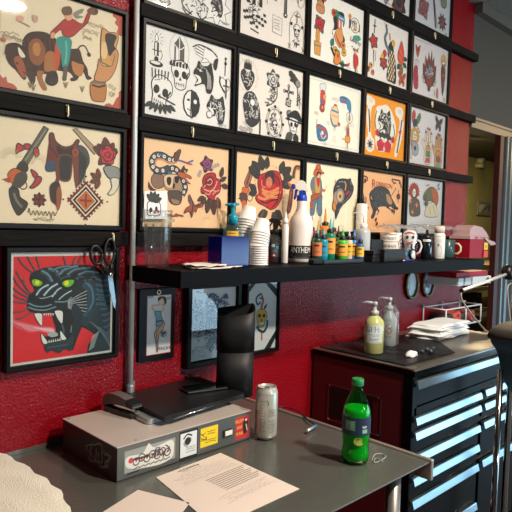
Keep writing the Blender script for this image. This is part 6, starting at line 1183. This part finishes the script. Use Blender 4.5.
A = Art(); m_leaf(A, -.004, .062, .5, .022, 'c8b84c', .4, '8a9a3c'); m_leaf(A, .0, .066, -.3, .018, 'b8c45c', .4, '8a9a3c'); wrap(A, 'leaf_print', t, .0356, 0)
# papers
def paper(pts, lab, z, A=None, corner=None):
    q = [onZ(*a, z) for a in pts]; cx = sum(a.x for a in q)/len(q); cy = sum(a.y for a in q)/len(q)
    t = thing('paper_sheet', lab, 'paper', (cx, cy, z)); MB().prism([(a.x, a.y) for a in q], z, z+.0006, 'z').build('sheet', mat('office_paper', 'cfc2b9', rough=.7), t, world=True); return t, q
t, q = paper(((156, 477.5), (220.5, 453), (299.5, 489), (250, 512), (215, 528), (183, 500)), 'printed form lying on the steel table in front of the light box', DZ+.0008)
O = q[0]; Ux = (q[1]-q[0]); Uy = (q[2]-q[1]); A = Art(); LW, LH = Ux.length, Uy.length
def tx(u, v): return (u*LW, -v*LH)
A.text('RULES OF TATTOOS', LW*.42, -.016, .0105, '2a2624', sx=.9) if False else m_scrib(A, LW*.42, -.014, .075, .007, 2, '2a2624', .0026, .9); strip(A, LW*.3, LW*.56, -.026, -.025, '5a524e', 2)
for k in range(6): m_scrib(A, LW*.5, -.036-.009*k, LW*.85, .006, 1, '8f8680', .0010, .7)
for k in range(9): 
    strip(A, LW*.33, LW*(.93-.04*(k % 3)), -.100-.0085*k, -.0975-.0085*k, '5f5852', 3)
for k in range(4): m_scrib(A, LW*.5, -.185-.010*k, LW*.8, .006, 1, '8f8680', .0010, .7)
e1_ = Ux.normalized(); e2_ = Vector((0, 0, 1)).cross(e1_); Mx = Matrix(((e1_.x, e2_.x, 0, O.x), (e1_.y, e2_.y, 0, O.y), (0, 0, 1, DZ+.0015), (0, 0, 0, 1)))
A.build('printing', t, 0, M=Mx, depth=.0003)
paper(((100, 514), (138, 490), (189.5, 503), (170, 530), (120, 540)), 'blank paper sheet at the front edge left of the printed form', DZ+.0008)
# folded paper towels at the lower left
TW = mat('paper_towel', 'dcd8ca', rough=.9, bump=.8, bscale=300)
for k in range(6):
    b = MB(); zz = DZ+.001+.0105*k; s_ = 1-.012*k; dx = .006*math.sin(k*2.1)
    def fn(u, v, zz=zz, s_=s_, dx=dx, k=k):
        x = .40+dx+(.19*s_)*(1-abs(2*v-1)**3*.25 if False else 1)*u; y = -.50+.40*v-.05*u*0
        x = .36+dx+.20*s_*u*(1-.25*(2*v-1)**2*(1 if v < .5 else .35)); return (x+.004*math.sin(v*30+k), y+.003*math.sin(u*12+k), zz+.0085-.006*u**6+.0012*math.sin(u*14+v*9+k))
    b.grid(fn, 20, 20); b.grid(lambda u, v: (fn(u, v)[0], fn(u, v)[1], zz), 20, 20)
    tag(b.build('folded_paper_towel', TW), ['bottom folded paper towel of the pile at the lower left', 'second lowest folded paper towel of the lower left pile', 'third lowest folded paper towel of the lower left pile', 'fourth folded paper towel up in the lower left pile', 'second folded paper towel from the top, lower left pile', 'top folded paper towel of the pile at the lower left'][k], 'paper towel', 'pile of paper towels on the steel table')
# cable with plug
pts = [(277, 408), (283, 407), (293, 409), (302, 414), (309, 421), (314, 424), (316, 426)]
W3 = [onZ(a, b_, DZ+.009) for a, b_ in pts]; t = thing('audio_cable', 'thin dark cable with a white plug on the table corner', 'cable', W3[0])
MB().tube(smooth_path([tuple(q) for q in W3], False, 4), .0022, 8).build('cable', mat('navy_cable', '15202f', rough=.4), t, world=True)
e0, e1 = onZ(316, 425.5, DZ+.011), onZ(307, 431, DZ+.011); MB().tube([tuple(e0), tuple(e0.lerp(e1, .4))], .0042, 10).build('plug_sleeve', mat('blue_sleeve', '3a6a9a', rough=.4), t, world=True); MB().tube([tuple(e0.lerp(e1, .4)), tuple(e1)], .0042, 10).build('plug_tip', mat('pale_plug', 'c4ccd0', rough=.25, metal=.5), t, world=True)
# scrap of clear wrap by the soda bottle
W3 = [onZ(a, b_, DZ+.003) for a, b_ in ((372, 460), (375, 455), (382, 454), (386, 457), (380, 461), (374, 463), (376, 458), (383, 462))]
tag(MB().tube(smooth_path([(q.x, q.y, q.z+.002*(i % 2)) for i, q in enumerate(W3)], False, 4), .0012, 6).build('plastic_scrap', mat('glassy_scrap', 'b8bcb8', rough=.2, trans=.4)), 'curl of clear plastic lying right of the soda bottle', 'scrap')
# ============================================================ tool chest
X0, X1, YF, YB = 1.79, 2.74, -.455, -.012
t = thing('tool_chest', 'dark red steel tool chest with black drawers and bright handles', 'tool chest', ((X0+X1)/2, (YF+YB)/2, 0))
SIDE = mat('oxblood_side', '4e1219', rough=.38, coat=.25, coatr=.2, bump=.08, bscale=30); BLKM = mat('black_steel', '060607', rough=.22, spec=.16)
b = MB(); b.box(X0, X1, YF+.02, YB, .10, TZ-.022, .001); b.build('cabinet_body', SIDE, t, world=True)
b = MB(); b.box(X0-.004, X0+.03, YF-.008, YF+.03, .10, TZ-.03, .003); b.box(X1-.03, X1+.004, YF-.008, YF+.03, .10, TZ-.03, .003); b.box(X0+.03, X1-.03, YF, YF+.02, .10, TZ-.03); b.build('front_posts', BLKM, t, world=True)
b = MB(); b.box(X0-.008, X1+.006, YF-.016, YB, TZ-.028, TZ-.004, .004); b.build('top_frame', BLKM, t, world=True)
b = MB(); b.box(X0-.009, X1+.007, YF-.018, YF-.004, TZ-.010, TZ, .003); b.box(X0-.009, X0+.006, YF-.004, YB, TZ-.006, TZ, .002); b.box(X0+.006, X1+.007, YF-.004, YB, TZ-.008, TZ-.002); b.build('steel_top', mat('top_steel', 'a59c92', rough=.3, metal=.85, bump=.1, bscale=200, stretch=(.1, 1, 1)), t, world=True)
for x in (X0+.07, X1-.07):
    for y in (YF+.06, YB-.06):
        b = MB(); b.M = Matrix.Translation((x, y, .05)) @ Matrix.Rotation(PI/2, 4, 'Y'); b.lathe([(.012, -.016), (.048, -.016), (.05, -.012), (.05, .012), (.048, .016), (.012, .016)], 24); b.M = Matrix(); b.box(x-.022, x+.022, y-.03, y+.03, .085, .10); b.build('caster', BLKP, t, world=True)
# pocket handle in the side
b = MB()
zz0, zz1, ya, yb_ = .762, .908, -.338, -.090
for q in ((ya, yb_, zz1-.005, zz1), (ya, yb_, zz0, zz0+.005), (ya, ya+.005, zz0, zz1), (yb_-.005, yb_, zz0, zz1)): b.box(X0-.003, X0+.001, *q, .0008)
sp = b.build('side_handle_frame', mat('handle_trim', '5a3a3a', rough=.3, metal=.6), t, world=True)
b = MB(); b.box(X0-.0015, X0+.0005, ya+.035, yb_-.012, zz0+.018, zz1-.012, .0003); b.build('side_handle_recess', mat('recess_black', '060606', rough=.5), t, world=True)
for y, z in ((ya+.012, zz1-.004), (yb_-.010, zz1-.006), (yb_-.008, zz0+.006), (ya+.012, zz0+.006)):
    b = MB(); b.M = Matrix.Translation((X0-.003, y, z)) @ Matrix.Rotation(-PI/2, 4, 'Y'); b.lathe([(.0045, 0), (.004, .0015), (.002, .0022)], 10); b.build('rivet', CHROME, t, world=True)
HAND = mat('anodised_handle', '9fb6c2', rough=.3, metal=.9)
def drawer(x0, x1, z0, z1, key=False):
    y0 = YF-.006
    b = MB(); b.box(x0, x1, y0, y0+.012, z0, z1-.002, .0015); d = b.build('drawer', BLKM, t, world=True)
    b = MB(); b.prism([(y0+.002, z1+.001), (y0-.011, z1+.0015), (y0-.0125, z1-.001), (y0-.0185, z1-.024), (y0-.0175, z1-.026), (y0-.014, z1-.026), (y0-.006, z1-.008), (y0+.001, z1-.008)], x0+.002, x1-.002, 'x'); b.build('handle', HAND, d, world=True)
    return d
fz = [.850, .797, .714, .633, .551, .388, .2]
drawer(X0+.008, X1-.008, .90, .991)
MB().box(X0+.012, X1-.012, YF-.008, YF, .868, .896, .001).build('divider_rail', BLKM, t, world=True)
for hz_, nx in zip(fz[:6], fz[1:]): drawer(X0+.008, 2.312, nx+.018, hz_+.014)
for hz_, nx in ((.852, .812), (.794, .735), (.716, .57), (.554, .22)): drawer(2.345, X1-.008, nx+.018, hz_+.014)
b = MB(); b.lathe([(.006, 0), (.006, .003)], 12); b.bm.free(); b = MB(); b.M = Matrix.Translation((2.245, YF-.006, .963)) @ Matrix.Rotation(PI/2, 4, 'X'); b.lathe([(.008, 0), (.0075, .004), (.003, .005)], 14); b.build('lock', CHROME, t, world=True)
# dark mat
t_ = [(X0+.012, -.03), (X0+.012, YF+.035), (2.16, YF+.03), (2.39, -.20), (2.36, -.10), (2.10, -.03)]
tag(MB().prism(t_, TZ+.0008, TZ+.0035, 'z').build('rubber_mat', mat('mat_black', '0c0c0e', rough=.42, spec=.25, col2='232327', noise=.05, nscale=14)), 'black rubber liner mat covering the left of the tool chest top', 'mat')
TM = TZ+.0038
# soap bottles
for px, y, lab, body, main in ((373.5, -.235, 'pump bottle of yellow-green soap on the tool chest', 'yellow', 1), (388, -.185, 'clear bagged pump bottle right of the yellow-green soap', 'clear', 0)):
    p = at(px, y, TM, 350); t = thing('soap_bottle', lab, 'bottle', p, rzface(p))
    if main:
        MB().lathe([(.032, .001), (.0365, .005), (.037, .112), (.034, .126), (.022, .140), (.014, .145), (.014, .152)], 32).build('bottle_body', mat('soap_yellow', 'c9cf8c', rough=.25, sss=.3, trans=.2), t)
        A = Art(); strip(A, -.034, .036, .044, .112, 'c5d3cd', 16); A.text('GEM', -.006, .095, .033, '1f3f8a', sx=.8); m_scrib(A, 0, .074, .05, .010, 2, '6a7a9a', .0014); A.text('SOAP', 0, .058, .014, '4a5a6a'); strip(A, -.03, .03, .048, .0492, '6a7a8a', 8); wrap(A, 'bottle_label', t, .0371, 0)
    else:
        MB().lathe([(.027, .001), (.031, .005), (.031, .105), (.027, .122), (.015, .136), (.012, .15)], 32).build('bottle_body', mat('pale_soap', 'b9c4c2', rough=.3, sss=.2, trans=.3), t)
        A = Art(); A.fill([(-.02, .03), (.02, .03), (.022, .1), (-.02, .1)], 'd6dad8'); A.disc((0, .07), .014, '2c3a44', ry=.02); A.fill([(-.008, .066), (.004, .08), (.010, .062), (-.002, .054)], 'b03038'); A.disc((.004, .084), .005, 'd8dcda'); m_scrib(A, 0, .04, .03, .008, 2, '5a6a6a', .0012); wrap(A, 'bottle_label', t, .0312, 0)
        b = MB(); b.lathe([(.034, .001), (.037, .01), (.038, .06), (.036, .11), (.038, .14), (.024, .165), (.010, .17)], 24, smooth=False)
        for v in b.bm.verts: v.co.x *= 1+.10*math.sin(v.co.z*140+v.co.y*90); v.co.y *= 1+.10*math.sin(v.co.z*170+v.co.x*120)
        b.build('plastic_bag', thin('bag_film', 'eef2f4', ior=1.35, rough=.12, cloud=.10), t)
    b = MB(); b.lathe([(.0155, .148), (.0155, .162), (.007, .166), (.005, .185)], 20); b.lathe([(.009, .183), (.0095, .196), (.005, .199)], 16); b.tube([(0, 0, .192), (-.03, 0, .196), (-.052, 0, .190)], [.0055, .0045, .003], 8); b.build('pump', mat('clear_pump', 'c9cfcf', rough=.2, trans=.3), t)
# bag hanging round the yellow soap bottle foot
# cotton, caps, towels
def blob(name, px, py, r, sc, m, lab, cat):
    p = onZ(px, py, TM); b = bmesh.new(); bmesh.ops.create_icosphere(b, subdivisions=3, radius=1)
    for v in b.verts:
        n = 1+.16*math.sin(v.co.x*5+v.co.y*3)*math.cos(v.co.y*6+v.co.z*4); v.co = Vector((v.co.x*r*sc[0]*n, v.co.y*r*sc[1]*n, max(-.3, v.co.z)*r*sc[2]*n))
    lo = min(v.co.z for v in b.verts)
    for f in b.faces: f.smooth = True
    bb = MB(); bb.merge(b, Matrix.Translation((p.x, p.y, TM-lo+.0003))); return tag(bb.build(name, m), lab, cat)
blob('cotton_wad', 411.5, 356.5, .020, (1.6, .9, .8), mat('cotton', 'dfe4e6', rough=.95), 'small white cotton wad on the black mat', 'cotton')
for k, (px, py) in enumerate(((422, 353), (427, 351), (431, 353), (433, 350))):
    p = onZ(px, py, TM)
    if k == 0: cp = MB().lathe([(.004, .0), (.0075, .0), (.008, .012), (.0065, .012), (.004, .001)], 16, cap=False).build('pigment_cup', mat('dark_cap', '3a4a58', rough=.2, coat=.5)); o = cp
    else: o = cp.copy(); C.objects.link(o)
    o.location = (p.x, p.y, TM+.0003); tag(o, ['leftmost tiny ink cap right of the cotton wad', 'second tiny ink cap from the cotton wad', 'tiny ink cap nearest the front edge, third from the cotton', 'rightmost tiny ink cap on the mat'][k], 'cap', 'ink caps on the mat')
base = [onZ(404.5, 342, TZ), onZ(432, 346, TZ), onZ(470, 338, TZ), onZ(448, 330, TZ)]
print('towelbase', base)
TWL = mat('white_towel', 'e6eaec', rough=.9, bump=.3, bscale=120)
tl = ['bottom white towel of the folded stack on the tool chest', 'second white towel from the bottom of the folded stack', 'third white towel from the bottom of the folded stack', 'middle white towel of the folded stack', 'third white towel from the top of the folded stack', 'second white towel from the top of the folded stack', 'topmost white towel of the folded stack']
q0, q1, q2 = [Vector((q.x, q.y)) for q in (onZ(406.5, 337, TZ), onZ(440, 342, TZ), onZ(470, 334, TZ))]; q3 = q0+q2-q1
for k in range(7):
    b = MB(); z0 = TZ+.0042+.0088*k; dx = .010*math.sin(k*2.3); dy = .006*math.cos(k*1.7); s_ = 1-.012*k
    def fn(u, v, top=True):
        p_ = q0.lerp(q1, v).lerp(q3.lerp(q2, v), u); cxy = (q0+q2)/2; p_ = cxy+(p_-cxy)*s_
        e = min(u, 1-u, v, 1-v); rd = .0080*min(1, (e/.03)) ** .5 if top else 0
        return (p_.x+dx+.004*math.sin(v*9+k), p_.y+dy+.004*math.sin(u*11+k*2), z0+(rd if top else 0)+(.0018*math.sin(u*8+k*1.3)*math.sin(v*6+k) if k == 6 and top else 0))
    b.grid(lambda u, v: fn(u, v, True), 30, 16); b.grid(lambda u, v: fn(u, v, False), 30, 16)
    tag(b.build('folded_towel', TWL), tl[k], 'towel', 'folded white towels on the tool chest')
# ============================================================ lamp arm, armrest, storage beyond
YL = -.57
t = thing('swing_arm_lamp', 'chrome swing arm with a thin hanging cord at the right edge', 'lamp', (2.62, YL, 0))
a, c = onY(462, 290.5, YL), onY(507, 274, YL); e = c+(c-a)*.06
MB().tube([tuple(a), tuple(c)], .0062, 12).build('arm', mat('warm_chrome', 'd9d2cb', rough=.25, metal=.4), t, world=True); MB().tube([tuple(a+(a-c).normalized()*.006), tuple(a)], .0075, 12).build('arm_tip', BLKP, t, world=True)
j = onY(508.5, 272.5, YL); b = MB(); b.M = Matrix.Translation(j) @ Matrix.Rotation(PI/2, 4, 'X'); b.lathe([(.010, -.02), (.026, -.018), (.030, 0), (.026, .018), (.010, .02)], 24); b.build('joint', mat('joint_black', '1c1918', rough=.35, metal=.4), t, world=True)
bx_ = j.x+.07; MB().tube([(j.x, YL, j.z), (bx_, YL, j.z-.01), (bx_, YL, .05)], .012, 14).build('post', CHROME, t, world=True); b = MB(); b.lathe([(.085, 0), (.09, .01), (.08, .03), (.02, .05)], 32, bx_, YL); b.build('foot', BLKP, t, world=True)
cd_ = [onY(x, y, YL) for x, y in ((462, 291), (461, 296), (463, 302), (470, 312), (478, 322), (485, 330), (492, 334), (500, 338))]
MB().tube(smooth_path([tuple(q) for q in cd_], False, 4), .0028, 8).build('cord', mat('tan_cord', 'a59a90', rough=.5), t, world=True)
cd_ = [onY(x, y, YL) for x, y in ((511, 283), (508, 286), (507.5, 292), (508.5, 305), (510.5, 324), (511, 335))]
MB().tube(smooth_path([tuple(q) for q in cd_], False, 4), .0028, 8).build('cord', mat('tan_cord', ''), t, world=True)
YA = -.68
t = thing('armrest', 'padded armrest with dark top and slate blue side on a chrome post', 'armrest', (1.9, YA, 0))
ol = [onY(x, y, YA) for x, y in ((490, 334), (493, 329), (500, 325.5), (512, 322), (545, 322), (545, 400), (520, 398), (508, 388), (502, 374), (497, 352), (491.5, 343))]
pl = [(q.x, q.z) for q in ol]; ps = smooth_path(pl, True, 3)
b = MB(); b.prism(ps, YA-.16, YA, 'y', True); b.build('pad_side', mat('slate_vinyl', '35454f', rough=.45, bump=.2, bscale=80), t, world=True)
tp = [onY(x, y, YA) for x, y in ((488.5, 337), (491, 330), (499, 325), (512, 321), (546, 321), (546, 336), (512, 332), (503, 334), (494, 339))]
b = MB(); b.prism(smooth_path([(q.x, q.z) for q in tp], True, 3), YA-.164, YA+.004, 'y', True); b.build('pad_top', mat('dark_vinyl', '1b1715', rough=.4, bump=.3, bscale=60), t, world=True)
g0 = onY(499.5, 388, YA-.03); b = MB(); b.tube([(g0.x, YA-.03, g0.z+.06), (g0.x, YA-.03, .03)], .010, 16); b.build('post', mat('dark_chrome', '8a8784', rough=.12, metal=1), t, world=True); b = MB(); b.tube([(g0.x, YA-.03, .03), (g0.x+.25, YA-.03, .012)], .012, 10); b.tube([(g0.x, YA-.03, .03), (g0.x-.12, YA-.22, .012)], .012, 10); b.tube([(g0.x, YA-.03, .03), (g0.x-.12, YA+.12, .012)], .012, 10); b.build('foot', CHROME, t, world=True)
# storage rack in the side room
t = thing('storage_rack', 'wooden shelving with boxes seen through the opening', 'shelving', (4.85, .85, 0)); WD = mat('dim_wood', '6b5a3c', rough=.6, bump=.2, bscale=20, stretch=(1, 8, 8))
for z in (.25, .66, .86, 1.04, 1.22): MB().box(4.0, 5.9, .62, 1.0, z, z+.035, .002).build('shelf_board', WD, t, world=True)
for x in (4.02, 5.85): MB().box(x, x+.04, .60, 1.02, 0, 1.26, .002).build('upright', WD, t, world=True)
for k, (x, z, w, h, col, lab) in enumerate(((4.40, 1.076, .16, .11, '1e1a18', 'dark box on the upper board of the shelving beyond'), (4.62, .896, .16, .12, '2a2320', 'dark box on the middle board of the shelving beyond'), (4.58, .696, .20, .12, '3a2c20', 'brown box on the lower board of the shelving beyond'), (4.80, 1.076, .14, .12, '4a3c24', 'tan box at the upper right of the shelving beyond'))):
    tag(MB().box(x, x+w, .66, .86, z, z+h, .003).build('storage_box', mat('box_'+col, col, rough=.6)), lab, 'box', 'boxes on the far shelving')
# white curtain rail fitting and small framed notice on the far wall
y = 1.28; P = lambda a, b_: onY(a, b_, y)
a, c, d = P(479, 164), P(482, 157), P(495, 154.5); t = thing('wall_pipe', 'pale bent pipe on the olive wall beyond the opening', 'pipe', tuple(a)); MB().tube([tuple(a), tuple(a.lerp(c, .7)+Vector((0, 0, .01))), tuple(c.lerp(d, .2)), tuple(d)], .035, 12).build('pipe', mat('pale_pipe', 'a8a07c', rough=.4), t, world=True); MB().tube([(a.x, a.y, a.z-.04), tuple(a)], .05, 12).build('pipe_end', mat('pale_pipe', ''), t, world=True)
a, c = onY(478, 201, 1.285), onY(490, 216, 1.285); t = thing('far_picture', 'small framed picture on the olive wall beyond the opening', 'framed picture', ((a.x+c.x)/2, 1.2985, (a.z+c.z)/2)); MB().box(a.x, c.x, 1.28, 1.2985, c.z, a.z, .004).build('frame', mat('dim_frame', '6a6650', rough=.4), t, world=True); MB().box(a.x+.03, c.x-.03, 1.277, 1.28, c.z+.03, a.z-.03).build('picture', mat('far_print', 'a8a48c', rough=.5, col2='4a4438', noise=.1, nscale=14), t, world=True)
# ============================================================ light
def area(name, loc, target, sx, sy, power, col, shape='RECTANGLE', spread=None):
    l = bpy.data.lights.new(name, 'AREA'); l.shape = shape; l.size = sx; l.size_y = sy; l.energy = power; l.color = col
    if spread: l.spread = spread
    o = bpy.data.objects.new(name, l); C.objects.link(o); o.location = loc
    o.rotation_euler = (Vector(target)-Vector(loc)).to_track_quat('-Z', 'Y').to_euler(); return o
area('ceiling_lamp', (1.32, -1.95, 2.73), (1.32, -1.9, 0), .16, .16, 74, (1, .86, .70), 'DISK')
area('ceiling_lamp', (1.9, -1.35, 2.73), (1.9, -1.0, 0), .12, .12, 26, (1, .86, .70), 'DISK')
area('storefront_window', (6.2, -3.2, .78), (2.2, -.4, .78), 2.8, 1.3, 62, (.50, .79, 1))
area('street_window', (5.2, -4.85, .68), (5.0, 0, .68), 2.4, 1.25, 48, (.50, .79, 1))
area('opposite_window', (2.15, -4.9, 1.95), (2.0, 0, 1.2), .3, .35, 44, (.75, .88, 1))
area('warm_lamp', (5.86, -1.5, 2.43), (2.93, 0, 1.975), .22, .22, 15, (1, .66, .32), 'DISK')
area('side_room_lamp', (4.6, .6, 2.28), (4.8, .9, 0), .3, .3, 42, (1, .82, .5), 'DISK')
w = bpy.data.worlds.new('world'); bpy.context.scene.world = w; w.use_nodes = True
w.node_tree.nodes['Background'].inputs[0].default_value = (.50, .52, .55, 1); w.node_tree.nodes['Background'].inputs[1].default_value = .14
v = bpy.context.scene.view_settings; bpy.context.scene.display_settings.display_device = 'sRGB'
v.view_transform = 'Standard'; v.look = 'None'; v.gamma = 1; v.exposure = 0.15; v.use_curve_mapping = False
